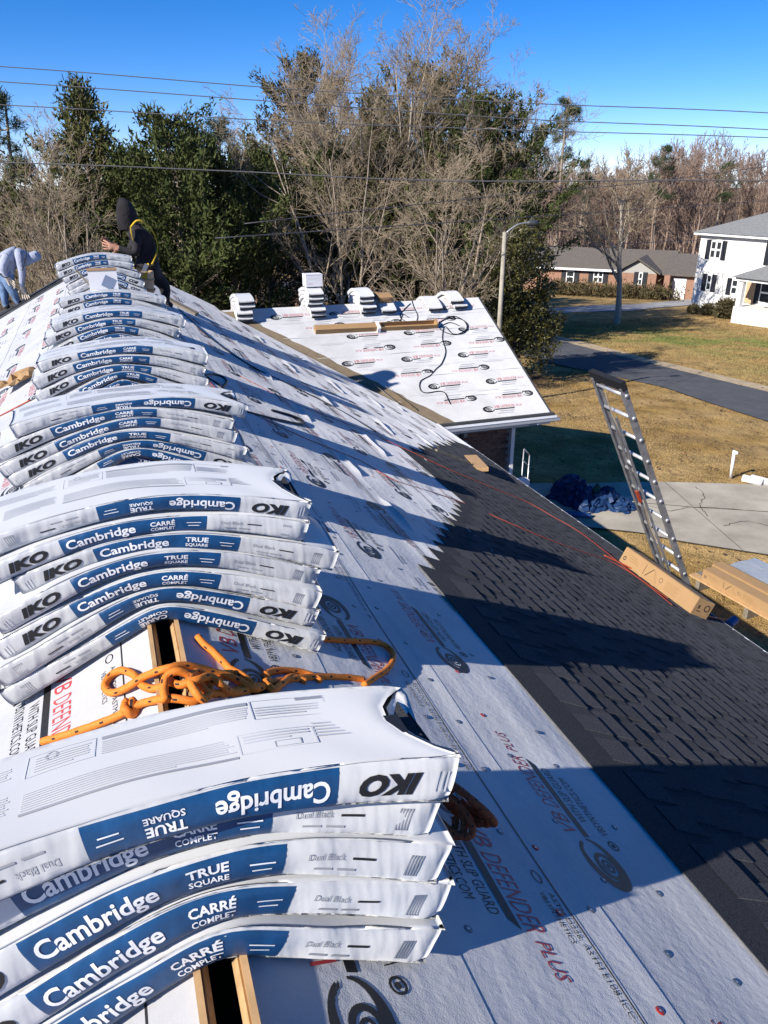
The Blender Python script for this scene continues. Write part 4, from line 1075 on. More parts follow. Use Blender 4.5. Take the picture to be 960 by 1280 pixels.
P0 = Vector((8.80, 9.12, 0)); ax2 = (Vector((9.05, 7.8, 0)) - Vector((8.93, 9.0, 0))).normalized(); ov = Vector((-ax2.y, ax2.x, 0)); ov = ov if ov.x > 0 else -ov
R2 = Matrix((ax2, ov, Vector((0, 0, 1)))).transposed()
for k in range(6): MB().box(P0 + R2 @ Vector((1.1, .08 + .155*k, .20)), (2.4, .14, .03), R2).build('plank', MT['grey_wood'] if k % 3 else MT['wood'], pal)
for k in range(3): MB().box(P0 + R2 @ Vector((.1 + 1.0*k, .46, .09)), (.08, .90, .18), R2).build('bearer', MT['grey_wood'], pal)
carton('shingle_carton', 'brown carton on the platform, nearer of the pair on the lawn', P0 + R2 @ Vector((.12, .06, .217)), ax2, ov, Vector((0, 0, 1)), 1.35, .23, .19)
carton('shingle_carton', 'brown carton on the platform, farther of the pair on the lawn', P0 + R2 @ Vector((.05, .34, .217)), ax2, ov, Vector((0, 0, 1)), 1.5, .23, .19)
m = MB(); rr = random.Random(8)
hq = {}
def shf(i, j):
    k = (round(i*10), round(j*6)); hq.setdefault(k, rr.uniform(0, .05)); p = P0 + R2 @ Vector((-.3 + 2.2*i, .95 + .9*j, .03)); return p + Vector((0, 0, hq[k]))
m.grid(shf, 10, 6); tag(m.build('white_sheet', MT['pale_tarp'], None, True), 'crumpled pale plastic sheet on the lawn behind the cartons', 'sheet')
c = rf(905, 768, .0) + Vector((.12, -.02, -.12))
o = MB().tube([c + Vector((-.05, 0, 0)), c + Vector((.05, .03, .02))], .045, 14).build('blue_object', MT['pipe_blue'], None, False); tag(o, 'small blue bucket at the eave below the long carton', 'bucket')  # blue round object of unknown kind

# ------------------------------------------------------------------ ladder against the eave
lad = empty('extension_ladder', (0, 0, 0)); tag(lad, 'worn aluminium extension ladder leaning on the eave with rope and orange clip', 'ladder')
LT = Vector((3.95, 5.42, CZ - 1.60)); LBv = Vector((4.99, 5.46, CZ - 3.60)); ld = (LBv - LT).normalized()
bot = LT + ld*((LT.z - .02)/-ld.z)
ly = Vector((0, 1, 0)); ln = ly.cross(ld).normalized()
hw = .215
RUNG = [0.05 + .232*k for k in range(18)]
LLEN = (bot - LT).length
for sgn in (-1, 1):
    for off, n_, mt in ((0, 'rail', 'alu_dark'),):
        p = LT + ly*(hw*sgn)
        m = MB(); w1 = .022
        m.bar(p - ld*.03, bot + ly*(hw*sgn), .012, .055, 0, ln)
        m.bar(p - ld*.03 + ln*.025 - ly*(sgn*.010), bot + ly*(hw*sgn) + ln*.025 - ly*(sgn*.010), .026, .008, 0, ln)
        m.bar(p - ld*.03 - ln*.025 - ly*(sgn*.010), bot + ly*(hw*sgn) - ln*.025 - ly*(sgn*.010), .026, .008, 0, ln)
        rail = m.build('rail', MT[mt], lad)
        for k, s in enumerate(RUNG):
            if s < LLEN: 
                q = LT + ld*s + ly*(sgn*(hw + .007)); MB().tube([q, q + ly*(sgn*.008)], .018, 10).build('rung_boss', MT['alu'], rail, True)
for s in RUNG:
    if s < LLEN:
        q = LT + ld*s; m = MB().tube([q - ly*hw, q + ly*hw], .0165, 10); m.build('rung', MT['alu'], lad, True)
# inner fly section, rope and pulley
for sgn in (-1, 1):
    MB().bar(LT + ld*.3 + ly*(sgn*.03) + ln*.05, LT + ld*2.3 + ly*(sgn*.045) + ln*.05, .016, .02, 0, ln).build('fly_bar', MT['alu_dark'], lad)
MB().bar(LT - ld*.05 - ly*(hw + .02), LT - ld*.05 + ly*(hw + .02), .085, .045, 0, ln).build('top_guard', MT['rubber'], lad)
MB().tube(spline([LT + ld*s + ly*(.02*math.sin(9*s)) + ln*(.045 + .01*math.sin(5*s)) for s in np.linspace(.05, 2.6, 14)], 5), .006, 6).build('pull_rope', MT['twig'], lad)
q = LT + ld*.82 + ln*.05; MB().tube([q - ln*.012, q + ln*.012], .035, 14).build('pulley', MT['alu'], lad, True)
q = LT + ld*1.16 + ly*.035 + ln*.06; MB().bar(q, q + ld*.14, .03, .022, 0, ln).build('clip', MT['cord_red'], lad)

# ------------------------------------------------------------------ yard things
def crumple(name, c, rx, ry, h, seed, mt, parent, nu=26, nv=14):
    "a heap of stiff cloth: sharp folds, flat facets"
    g = np.random.default_rng(seed); K = g.normal(0, 1, (14, 2)); K *= (g.uniform(2.2, 9.0, 14)/np.linalg.norm(K, axis=1))[:, None]; ph = g.uniform(0, 6.28, 14); m = MB(); jit = g.normal(0, 1, (nv + 1, nu + 1, 3))
    def fn(i, j):
        a = i*2*PI; rad = j**.75
        lobe = 1 + .22*math.sin(2*a + ph[0]) + .14*math.sin(5*a + ph[1]) + .08*math.sin(11*a + ph[2])
        x, y = math.cos(a)*rad*rx*lobe, math.sin(a)*rad*ry*lobe
        f = np.abs(np.sin(K @ np.array([x/max(rx, .3)*.9, y/max(ry, .3)*.9]) + ph)); f = float((f*np.linspace(1.5, .6, 14)).mean())
        q = jit[int(round(j*nv)), int(round(i*nu)) % nu]*.022*(j > 0)
        z = h*(1 - rad**2.6)*(.25 + 1.15*f) + .02 + abs(q[2])*.8*(1 - rad**4)
        return (c.x + x + q[0], c.y + y + q[1], c.z + z)
    m.grid(fn, nu, nv); return m.build(name, mt, parent, False)
c = gp(722, 632)
tp_ = empty('tarpaulin', tuple(c)); tag(tp_, 'crumpled blue tarpaulin heap with green underside on the driveway', 'tarpaulin')
for nm, dx, dy, rx, ry, h_, sd, mt in (('tarp_heap', .0, .0, .40, .42, .46, 3, 'tarp'), ('tarp_heap', .42, -.30, .38, .36, .40, 5, 'tarp'), ('green_fold', .27, -.26, .20, .20, .42, 9, 'tarp_green'), ('tarp_heap', .75, -.55, .26, .30, .22, 12, 'tarp'), ('tarp_heap', .1, .5, .55, .42, .40, 21, 'tarp')):
    crumple(nm, Vector((dx, dy, 0)), rx, ry, h_, sd, MT[mt], tp_)
p = gp(913, 598); q = ay(918, 563, p.y)
po = empty('white_post', (p.x, p.y, p.z)); tag(po, 'white plastic pipe post standing in the dry lawn', 'post')
MB().tube([(0, 0, 0), (q.x - p.x, 0, q.z - p.z)], .035, 12).build('pipe', MT['trim'], po, True)
MB().tube([(q.x - p.x, 0, q.z - p.z - .05), (q.x - p.x + .04, -.08, q.z - p.z - .05)], .04, 12).build('cap', MT['trim'], po, True)
for k, (u, lab) in enumerate(((941, 'left'), (951, 'right'))):
    p = gp(u, 606); o = MB()
    for rr_ in (.085, .06): o.tube([Vector((p.x, p.y, p.z + .10)) + Vector((-.10, .22, 0)), Vector((p.x, p.y, p.z + .10)) + Vector((.08, -.18, 0))], rr_, 16)
    tag(o.build('paper_roll', MT['sheet'], None, True), 'pale underlayment roll on the lawn beside the white post, %s of the two' % lab, 'roll', 'rolls on the lawn')
p = gp(694, 646); q = gp(738, 650)
o = MB().tube([p + Vector((0, 0, .10)), q + Vector((0, 0, .10))], .055, 14).build('blue_pipe', MT['pipe_blue'], None, True); tag(o, 'blue pipe lying in the shade on the driveway', 'pipe')
hr = empty('handrail', (0, 0, 0)); tag(hr, 'pale metal handrail by the downspout at the brick corner', 'handrail')
yy = WYE + .1
A, B, C, D = ay(655, 561, yy), ay(662, 569, yy), ay(659, 606, yy), ay(655, 590, yy)
for n_, P in (('top_rail', [A, B]), ('post', [B, Vector((B.x, B.y, .1))]), ('mid_rail', [ay(653, 575, yy), ay(660, 582, yy)]), ('post', [A, Vector((A.x, A.y, .1))])): MB().tube(P, .013, 8).build(n_, MT['galv'], hr, True)
c = ay(653, 602, WYE - .05)
o = MB().box((c.x, c.y, c.z - .45), (.20, .16, 1.0)).build('meter_box', MT['white_metal']); tag(o, 'white utility box standing beside the downspout foot', 'utility box')
# white carton with grey card beside the farthest stack
c = ay(131, 365, 8.32)
t = empty('white_carton', (c.x, c.y, c.z - .02)); tag(t, 'white carton with a blue grey card on the sixth ridge stack', 'carton')
MB().box((0, .10, .11), (.27, .18, .22)).build('carton_body', MT['paper'], t)
MB().box((0, .10, .226), (.28, .19, .010)).build('lid', MT['card'], t)
MB().box((.045, .006, .11), (.10, .004, .11), Matrix.Rotation(.5, 3, 'Y')).build('card', MT['slate'], t)
MB().box((-.16, .08, .12), (.016, .016, .27), Matrix.Rotation(-.6, 3, 'Y')).build('stick', MT['grey_wood'], t)
# ------------------------------------------------------------------ people
def skin_body(J, E, mats, sub=2):
    "J: name -> (point, radius); E: (a, b, material index); one continuous skin"
    names = list(J); idx = {n: i for i, n in enumerate(names)}
    me = bpy.data.meshes.new('body'); me.from_pydata([tuple(J[n][0]) for n in names], [(idx[a], idx[b]) for a, b, _ in E], [])
    o = bpy.data.objects.new('body', me); COL.objects.link(o)
    o.modifiers.new('skin', 'SKIN').use_smooth_shade = True
    sm = o.modifiers.new('sub', 'SUBSURF'); sm.levels = sub; sm.render_levels = sub
    if not me.skin_vertices:
        bm = bmesh.new(); bm.from_mesh(me); bm.verts.layers.skin.verify(); bm.to_mesh(me); bm.free()
    for n in names:
        r = J[n][1]; sv = me.skin_vertices[0].data[idx[n]]; sv.radius = (r, r) if not isinstance(r, tuple) else r; sv.use_root = (n == 'pelvis')
    dg = bpy.context.evaluated_depsgraph_get(); dg.update()
    out = bpy.data.meshes.new_from_object(o.evaluated_get(dg))
    bpy.data.objects.remove(o)
    out.materials.clear()
    for m in mats: out.materials.append(m)
    C = np.array([p.center for p in out.polygons]); best = np.full(len(C), 1e9); mi = np.zeros(len(C), int)
    for a, b, k in E:
        A, B = np.array(J[a][0]), np.array(J[b][0]); d = B - A; t = np.clip(((C - A) @ d)/(d @ d + 1e-9), 0, 1)
        r = (1 - t)*np.min(J[a][1]) + t*np.min(J[b][1])
        D = np.linalg.norm(C - A - t[:, None]*d, axis=1) - r; s = D < best; best[s] = D[s]; mi[s] = k
    out.polygons.foreach_set('material_index', mi.astype(np.int32)); out.polygons.foreach_set('use_smooth', np.ones(len(C), bool))
    return out
def hand(J, E, wrist, prefix, d, side, nrm, s=1.0, mi=2):
    "palm with four unequal fingers and a thumb"
    w = Vector(J[wrist][0]); d = d.normalized(); side = side.normalized(); nrm = nrm.normalized()
    J[prefix + 'palm'] = (w + d*.05*s, (.026*s, .038*s)); E.append((wrist, prefix + 'palm', mi))
    J[prefix + 'palm2'] = (w + d*.09*s, (.022*s, .036*s)); E.append((prefix + 'palm', prefix + 'palm2', mi))
    for q, (o, l) in enumerate(((-.030, .062), (-.010, .075), (.011, .070), (.030, .052))):
        a = w + d*.10*s + side*o*s*1.1
        k1, k2, k3 = prefix + 'f%da' % q, prefix + 'f%db' % q, prefix + 'f%dc' % q
        J[k1] = (a + d*.02*s, .0115*s); J[k2] = (a + d*(.02 + l*.55)*s + nrm*(.006 + .006*q)*s + side*o*.3*s, .0105*s); J[k3] = (a + d*(.02 + l)*s + nrm*(.022 + .008*q)*s + side*o*.4*s, .009*s)
        E += [(prefix + 'palm2', k1, mi), (k1, k2, mi), (k2, k3, mi)]
    t1, t2 = prefix + 't1', prefix + 't2'
    J[t1] = (w + d*.055*s - side*.05*s + nrm*.012*s, .0135*s); J[t2] = (w + d*.095*s - side*.07*s + nrm*.028*s, .011*s)
    E += [(prefix + 'palm', t1, mi), (t1, t2, mi)]
def shell(o_pts, r): pass

# the worker in the dark hood, knees bent, hands in front of him
Y0 = 11.2
P = lambda u, v, dy=0.0: ay(u, v, Y0 + dy)
w1 = empty('person', tuple(P(196, 384))); tag(w1, 'person in dark hooded top and yellow harness crouching beside the farthest ridge stack', 'person')
org = Vector(w1.location)
J = {}
def j(n, p, r): J[n] = (Vector(p) - org, r)
j('pelvis', P(187, 338), .17); j('waist', P(183, 322), .165); j('chest', P(179, 302), (.19, .17)); j('collar', P(171, 287), (.14, .12)); j('neck', P(163, 281), .075); j('head', P(157, 266), .085); j('crown', P(154, 256), .075)
j('shl', P(171, 292, -.16), .085); j('ell', P(170, 318, -.22), .066); j('wrl', P(150, 311, -.20), .040)
j('shr', P(176, 292, .16), .085); j('elr', P(160, 318, .24), .064); j('wrr', P(147, 309, .14), .040)
j('hipl', P(186, 345, -.09), .115); j('knl', P(172, 356, -.18), .085); j('anl', P(193, 378, -.14), .055); j('tol', P(184, 384, -.14), .04)
j('hipr', P(192, 345, .09), .115); j('knr', P(207, 357, .10), .085); j('anr', P(207, 378, .10), .055); j('tor', P(216, 384, .06), .04)
E_ = [('pelvis', 'waist', 0), ('waist', 'chest', 0), ('chest', 'collar', 0), ('collar', 'neck', 0), ('neck', 'head', 2), ('head', 'crown', 2),
      ('collar', 'shl', 0), ('shl', 'ell', 0), ('ell', 'wrl', 0), ('collar', 'shr', 0), ('shr', 'elr', 0), ('elr', 'wrr', 0),
      ('pelvis', 'hipl', 1), ('hipl', 'knl', 1), ('knl', 'anl', 1), ('anl', 'tol', 3), ('pelvis', 'hipr', 1), ('hipr', 'knr', 1), ('knr', 'anr', 1), ('anr', 'tor', 3)]
left = (P(130, 300) - P(150, 300)).normalized()
hand(J, E_, 'wrl', 'a', left + Vector((0, 0, .25)), Vector((0, .25, 1)), Vector((0, 1, .1)), 1.15)
hand(J, E_, 'wrr', 'b', left + Vector((0, 0, .45)), Vector((0, -.25, 1)), Vector((0, -1, .1)), 1.15)
body = skin_body(J, E_, [MT['hoodie'], MT['black_trousers'], MT['skin'], MT['boot']])
link('body', body, w1)
# hood: an open shell round the head, peak forward
hc = P(157, 264) - org; fw_ = left; up_ = Vector((0, 0, 1)); sd_ = fw_.cross(up_)
m = MB()
def hood(i, jv):
    a = -2.35 + 4.7*i                                               # round the head from the left jaw over the back to the right jaw
    h_ = jv
    rx = .150; q_ = math.sqrt(max(.04, 1 - (max(0, h_ - .38)/.64)**2)); h0_ = h_
    p = hc - fw_*(math.cos(a)*.150*q_*(1 + .10*(1 - h_))) + sd_*(math.sin(a)*rx*q_*(.86 + .14*h_)) + up_*(-.23 + .39*h_) + fw_*(.035*h_)
    return p + fw_*(.03*math.sin(5*h_ + 2*i)*.3)
m.grid(hood, 20, 10)
tp0 = len(m.v)
ctr = hc + up_*.165 + fw_*.035
m.v.append(tuple(ctr)); base = 10*21
m.f += [(base + i, base + i + 1, tp0) for i in range(20)]; m.m += [0]*20
ho = m.build('hood', MT['hoodie'], w1, True); so = ho.modifiers.new('thick', 'SOLIDIFY'); so.thickness = .014
sb = ho.modifiers.new('soft', 'SUBSURF'); sb.levels = 1; sb.render_levels = 1
# face under the hood
m = MB(); fc = hc + fw_*.075 - up_*.02
m.tube([fc + fw_*.012 + up_*.01, fc + fw_*.034 - up_*.02], [.010, .015], 6); m.build('nose', MT['skin'], w1, True)
for s in (-1, 1): MB().tube([fc + sd_*(.03*s) + up_*.02, fc + sd_*(.03*s) + up_*.02 + fw_*.012], .008, 6).build('eye', MT['boot'], w1)
MB().bar(fc - up_*.05 - sd_*.025 + fw_*.014, fc - up_*.05 + sd_*.025 + fw_*.014, .008).build('mouth', MT['leather'], w1)
# yellow harness
def strap(pts, w=.045, name='harness_strap', mt='yellow', parent=None, o=None):
    Q = spline([Vector(p) - (o or org) for p in pts], 8); m = MB()
    for a, b in zip(Q[:-1], Q[1:]): m.bar(a, b + (b - a)*.1, .012, w, 0, Vector((0, 1, .3)))
    return m.build(name, MT[mt], parent or w1)
strap([P(164, 283, -.24), P(171, 276, -.22), P(180, 278, -.20), P(190, 288, -.14), P(196, 302, -.10), P(196, 314, -.14), P(190, 330, -.22)])
strap([P(163, 283, -.25), P(164, 292, -.27), P(166, 300, -.26)], .04)
strap([P(164, 328, -.23), P(172, 334, -.26), P(182, 336, -.27), P(192, 331, -.24)], .05, mt='boot', name='tool_belt')
strap([P(165, 329, -.26), P(168, 336, -.28)], .05); strap([P(182, 333, -.30), P(186, 330, -.30)], .06)
# tan leather tool pouch on the belt
m = MB(); pc = P(180, 356, -.34) - org
def pouch(i, jv): a = 2*PI*i; k = .85 + .18*jv; return pc + Vector((math.cos(a)*.135*k, math.sin(a)*.085*k, -.17 + .34*jv))
m.grid(pouch, 18, 6); m.add([pouch(i/18, 0) for i in range(18)], [tuple(range(17, -1, -1))])
pb = m.build('tool_pouch', MT['leather'], w1, True); so = pb.modifiers.new('thick', 'SOLIDIFY'); so.thickness = .012
for k in (-.06, .07): MB().tube([pc + Vector((math.cos(a)*.142*(.95 + .2*k), math.sin(a)*.092, k + .01*math.sin(3*a))) for a in np.linspace(0, 2*PI, 20)], .010, 6).build('pouch_band', MT['plywood'], w1, True)
MB().box(pc + Vector((.03, -.05, .20)), (.05, .03, .14), Matrix.Rotation(.5, 3, 'Y')).build('hammer_handle', MT['galv'], w1)
MB().box(pc + Vector((.02, -.07, .12)), (.06, .03, .10)).build('tape_measure', MT['yellow'], w1)

# the worker bending over at the far left edge
Y1 = 14.6
P2 = lambda u, v, dy=0.0: ay(u, v, Y1 + dy)
w2 = empty('person', tuple(P2(12, 383))); tag(w2, 'person in pale blue grey hooded sweatshirt and jeans bending down at the roof edge', 'person')
org2 = Vector(w2.location); J = {}
def j(n, p, r): J[n] = (Vector(p) - org2, r)
j('pelvis', P2(4, 338), .165); j('waist', P2(7, 328), .155); j('chest', P2(16, 320), (.17, .19)); j('collar', P2(27, 318), (.13, .13)); j('neck', P2(33, 319), .07); j('head', P2(41, 323), .085); j('crown', P2(46, 325), .075)
j('shl', P2(24, 322, -.15), .08); j('ell', P2(28, 342, -.18), .062); j('wrl', P2(27, 357, -.16), .042)
j('shr', P2(8, 320, -.17), .08); j('elr', P2(3, 335, -.22), .062); j('wrr', P2(7, 345, -.20), .042)
j('hipl', P2(8, 348, -.08), .11); j('knl', P2(16, 364, -.12), .078); j('anl', P2(22, 378, -.10), .055); j('tol', P2(29, 381, -.12), .042)
j('hipr', P2(3, 348, .08), .11); j('knr', P2(5, 366, .06), .078); j('anr', P2(7, 382, .06), .055); j('tor', P2(12, 386, .02), .042)
E_ = [('pelvis', 'waist', 0), ('waist', 'chest', 0), ('chest', 'collar', 0), ('collar', 'neck', 0), ('neck', 'head', 0), ('head', 'crown', 0),
      ('collar', 'shl', 0), ('shl', 'ell', 0), ('ell', 'wrl', 0), ('chest', 'shr', 0), ('shr', 'elr', 0), ('elr', 'wrr', 0),
      ('pelvis', 'hipl', 1), ('hipl', 'knl', 1), ('knl', 'anl', 1), ('anl', 'tol', 3), ('pelvis', 'hipr', 1), ('hipr', 'knr', 1), ('knr', 'anr', 1), ('anr', 'tor', 3)]
hand(J, E_, 'wrl', 'a', P2(31, 367) - P2(27, 357), Vector((1, 0, 0)), Vector((0, -1, 0)), 1.2)
hand(J, E_, 'wrr', 'b', P2(11, 349) - P2(5, 343), Vector((.3, 0, 1)), Vector((0, -1, 0)), 1.1)
link('body', skin_body(J, E_, [MT['grey_shirt'], MT['jeans'], MT['glove'], MT['boot']]), w2)
hc = P2(42, 323) - org2; fw_ = (P2(46, 331) - P2(40, 320)).normalized(); up_ = (P2(52, 320) - P2(36, 320)).normalized(); up_ = (up_ - fw_*up_.dot(fw_)).normalized(); sd_ = fw_.cross(up_)
m = MB()
def hood2(i, jv):
    a = -2.2 + 4.4*i
    return hc - fw_*(math.cos(a)*.118*(1 - .12*jv)) + sd_*(math.sin(a)*.122*(1 - .3*max(0, jv - .6)/.4)) + up_*(-.17 + .27*jv)
m.grid(hood2, 18, 8); tp0 = len(m.v); m.v.append(tuple(hc + up_*.135)); base = 8*19; m.f += [(base + i, base + i + 1, tp0) for i in range(18)]; m.m += [0]*18
ho = m.build('hood', MT['grey_shirt'], w2, True); so = ho.modifiers.new('thick', 'SOLIDIFY'); so.thickness = .014
sb = ho.modifiers.new('soft', 'SUBSURF'); sb.levels = 1; sb.render_levels = 1
strap([P2(31, 309, -.14), P2(33, 318, -.20), P2(30, 330, -.26), P2(28, 338, -.25)], .05, 'vest_strap', 'boot', w2, org2)
strap([P2(0, 342, -.2), P2(6, 346, -.22), P2(11, 345, -.20)], .06, 'tool_belt', 'boot', w2, org2)
q = P2(33, 368, -.16); o = MB().bar(q, q + Vector((.10, -.02, -.10)), .03, .05).build('nail_gun', MT['boot']); tag(o, 'small dark tool in the hand of the bending person', 'tool')

# ------------------------------------------------------------------ trees
def frames(D):
    ref = np.where(np.abs(D[..., 2:3]) < .9, np.array([0, 0, 1.]), np.array([1., 0, 0])); a = np.cross(D, ref); a /= np.linalg.norm(a, axis=-1, keepdims=True) + 1e-9
    return a, np.cross(D, a)
def tubes(P, R, n):
    N, k, _ = P.shape; T = np.empty_like(P); T[:, 1:-1] = P[:, 2:] - P[:, :-2]; T[:, 0] = P[:, 1] - P[:, 0]; T[:, -1] = P[:, -1] - P[:, -2]
    T /= np.linalg.norm(T, axis=-1, keepdims=True) + 1e-9
    a, b = frames(T); th = np.arange(n)*2*PI/n
    V = P[:, :, None] + (a[:, :, None]*np.cos(th)[:, None] + b[:, :, None]*np.sin(th)[:, None])*R[:, :, None, None]
    I = np.arange(N*k*n).reshape(N, k, n); J_ = np.roll(I, -1, 2)
    F = np.stack([I[:, :-1], J_[:, :-1], J_[:, 1:], I[:, 1:]], -1).reshape(-1, 4)
    return V.reshape(-1, 3), F
def grow(g, S, D, L, R, k, wander, lift):
    "polylines from starts S, directions D, lengths L, radii R"
    N = len(S); P = np.empty((N, k, 3)); P[:, 0] = S; d = D.copy(); RR = np.empty((N, k)); RR[:, 0] = R
    for i in range(1, k):
        d = d + g.normal(0, wander, (N, 3)); d[:, 2] += lift; d /= np.linalg.norm(d, axis=1, keepdims=True)
        P[:, i] = P[:, i - 1] + d*(L/(k - 1))[:, None]; RR[:, i] = R*(1 - .78*i/(k - 1))
    return P, RR
def children(g, P, R, L, n, ang, ratio, lo=.25, jit=.35):
    N, k, _ = P.shape; par = np.repeat(np.arange(N), n); t = g.uniform(lo, 1.0, N*n)*(k - 1); i = np.minimum(t.astype(int), k - 2); f = (t - i)[:, None]
    S = P[par, i]*(1 - f) + P[par, i + 1]*f; d = P[par, i + 1] - P[par, i]; d /= np.linalg.norm(d, axis=1, keepdims=True) + 1e-9
    a, b = frames(d); az = g.uniform(0, 2*PI, N*n)[:, None]; an = (ang*g.uniform(.6, 1.35, N*n))[:, None]
    D = d*np.cos(an) + (a*np.cos(az) + b*np.sin(az))*np.sin(an)
    Lc = L[par]*ratio*g.uniform(1 - jit, 1 + jit, N*n)*(1.15 - .55*(t/(k - 1))); Rc = np.minimum((R[par, i]*(1 - f[:, 0]) + R[par, i + 1]*f[:, 0])*.62, R[par, 0]*.5)
    return S, D, Lc, Rc
def bare_tree(seed, H, trunks=1, lean=.15, plan=((7, .75, .55), (6, .7, .5), (6, .7, .5), (5, .7, .5)), r0=.16, rmin=.008, first=.25, lift=.05, trunk_len=.8):
    g = np.random.default_rng(seed); a = g.uniform(0, 2*PI, trunks)
    S = np.stack([.15*np.cos(a)*(trunks > 1), .15*np.sin(a)*(trunks > 1), 0*a - .1], 1); D = np.stack([np.cos(a)*lean, np.sin(a)*lean, 1 + 0*a], 1); D /= np.linalg.norm(D, axis=1, keepdims=True)
    L = H*trunk_len*g.uniform(.85, 1.0, trunks); R = np.full(trunks, r0)*g.uniform(.7, 1, trunks)
    out = []; P, RR = grow(g, S, D, L, R, 9, .07, .03); out.append((P, RR, 7))
    for lv, (n, ang, ratio) in enumerate(plan):
        S, D, L, R = children(g, P, RR, L, n, ang, ratio, first if lv == 0 else .2)
        P, RR = grow(g, S, D, L, np.maximum(R, rmin), 6 if lv < 1 else 5 if lv < 2 else 4, .16, lift); RR = np.maximum(RR, rmin*.6); out.append((P, RR, 5 if lv == 0 else 3))
    return out
def wood_meshes(out, name, mt, split=2):
    res = []
    for part, nm in ((out[:split], 'trunk'), (out[split:], 'crown')):
        Vs = []; Fs = []; o = 0
        for P, R, n in part:
            V, F = tubes(P, R, n); Vs.append(V); Fs.append(F + o); o += len(V)
        if Vs: res.append((nm, np.concatenate(Vs), [np.concatenate(Fs)], mt[0] if nm == 'trunk' else mt[1]))
    return res
def plant(name, label, cat, loc, parts, group=None, rz=0, s=1):
    t = empty(name, tuple(loc), (0, 0, rz)); t.scale = (s, s, s); tag(t, label, cat, group)
    for nm, V, F, m in parts: link(nm, meshnp(nm, V, F, [m], None, nm == 'trunk'), t)
    return t
def leaves(g, C, out, size, n, width=.38, droop=0.0, spread=.9):
    "n blades on every centre C, pointing loosely along out"
    N = len(C); C = np.repeat(C, n, 0); O = np.repeat(out, n, 0) + g.normal(0, spread, (N*n, 3)); O[:, 2] -= droop; O /= np.linalg.norm(O, axis=1, keepdims=True) + 1e-9
    a, b = frames(O); th = g.uniform(0, 2*PI, N*n)[:, None]; w = a*np.cos(th) + b*np.sin(th); s = (size*g.uniform(.5, 1.4, N*n))[:, None]
    C = C + g.normal(0, size*.5, (N*n, 3))
    V = np.stack([C - w*s*width*.5, C + w*s*width*.5, C + O*s], 1).reshape(-1, 3)
    return V, np.arange(len(V)).reshape(-1, 3)
def cedar(seed, H, Rm, n=3400, blades=6, size=.15, shape=.8, base=.06, lobes=.35, tips=7):
    g = np.random.default_rng(seed); out = []
    # boughs reach out of a tapered trunk; sprays sit along the boughs
    nb = 260; h = base + (1 - base)*g.uniform(0, 1, nb)**.85; az = g.uniform(0, 2*PI, nb)
    prof = 1.45*np.clip((1 - h), 0, 1)**shape*(.35 + .65*np.clip((h - base)/.16, 0, 1)**.6)
    ln = Rm*prof*(1 + lobes*np.sin(2*az + 5*h + seed)+ .5*lobes*np.sin(5*az - 9*h))*g.uniform(.65, 1.2, nb) + .08
    S = np.stack([0*h, 0*h, h*H], 1); D = np.stack([np.cos(az), np.sin(az), .35 + .9*h], 1); D /= np.linalg.norm(D, axis=1, keepdims=True)
    P, RR = grow(g, S, D, ln*1.12, .012 + .02*(1 - h), 5, .10, .05)
    i = g.choice(nb, n, p=(ln**1.5)/(ln**1.5).sum()); t = g.uniform(.25, 1.02, n)**.7*4; k = np.minimum(t.astype(int), 3); f = (t - k)[:, None]
    C = P[i, k]*(1 - f) + P[i, k + 1]*f + g.normal(0, .10, (n, 3)); dd = P[i, 4] - P[i, 0]; dd /= np.linalg.norm(dd, axis=1, keepdims=True); dd[:, 2] += .35
    V, F = leaves(g, C, dd*1.1, size, blades)
    tr, trr = grow(g, np.array([[0, 0, -.1]]), np.array([[0, 0, 1.]]), np.array([H*1.0]), np.array([.05 + .012*H]), 7, .01, .02)
    tv, tf = tubes(tr, trr, 7); bv, bf = tubes(P, RR, 3)
    return [('trunk', np.concatenate([tv, bv]), [np.concatenate([tf, bf + len(tv)])], MT['bark']), ('crown', V, [F], None)]
def setm(parts, m): return [(a, b, c, d or m) for a, b, c, d in parts]
def round_tree(seed, H, Rm, n, blades, size, low=.1, clumps=26):
    g = np.random.default_rng(seed); cc = g.normal(0, 1, (clumps, 3)); cc /= np.linalg.norm(cc, axis=1, keepdims=True); cc *= g.uniform(.35, 1, (clumps, 1))
    ctr = np.stack([cc[:, 0]*Rm, cc[:, 1]*Rm, H*(.5 + low/2) + cc[:, 2]*H*(.5 - low/2)*.9], 1); rad = Rm*g.uniform(.22, .45, clumps)
    i = g.integers(0, clumps, n); d = g.normal(0, 1, (n, 3)); d /= np.linalg.norm(d, axis=1, keepdims=True)
    C = ctr[i] + d*(rad[i]*g.uniform(.4, 1.05, n)**.5)[:, None]
    V, F = leaves(g, C, d*.7, size, blades, .5, .1)
    tr, trr = grow(g, np.array([[0, 0, -.1]]), np.array([[0, 0, 1.]]), np.array([H*.9]), np.array([.05 + .014*H]), 7, .03, .02); tv, tf = tubes(tr, trr, 7)
    S = np.repeat(tr[:, 2], clumps, 0); D = ctr - S; Ld = np.linalg.norm(D, axis=1); P, RR = grow(g, S, D/Ld[:, None], Ld, np.full(clumps, .05), 4, .08, 0); bv, bf = tubes(P, RR, 4)
    return [('trunk', np.concatenate([tv, bv]), [np.concatenate([tf, bf + len(tv)])], MT['bark']), ('crown', V, [F], None)]
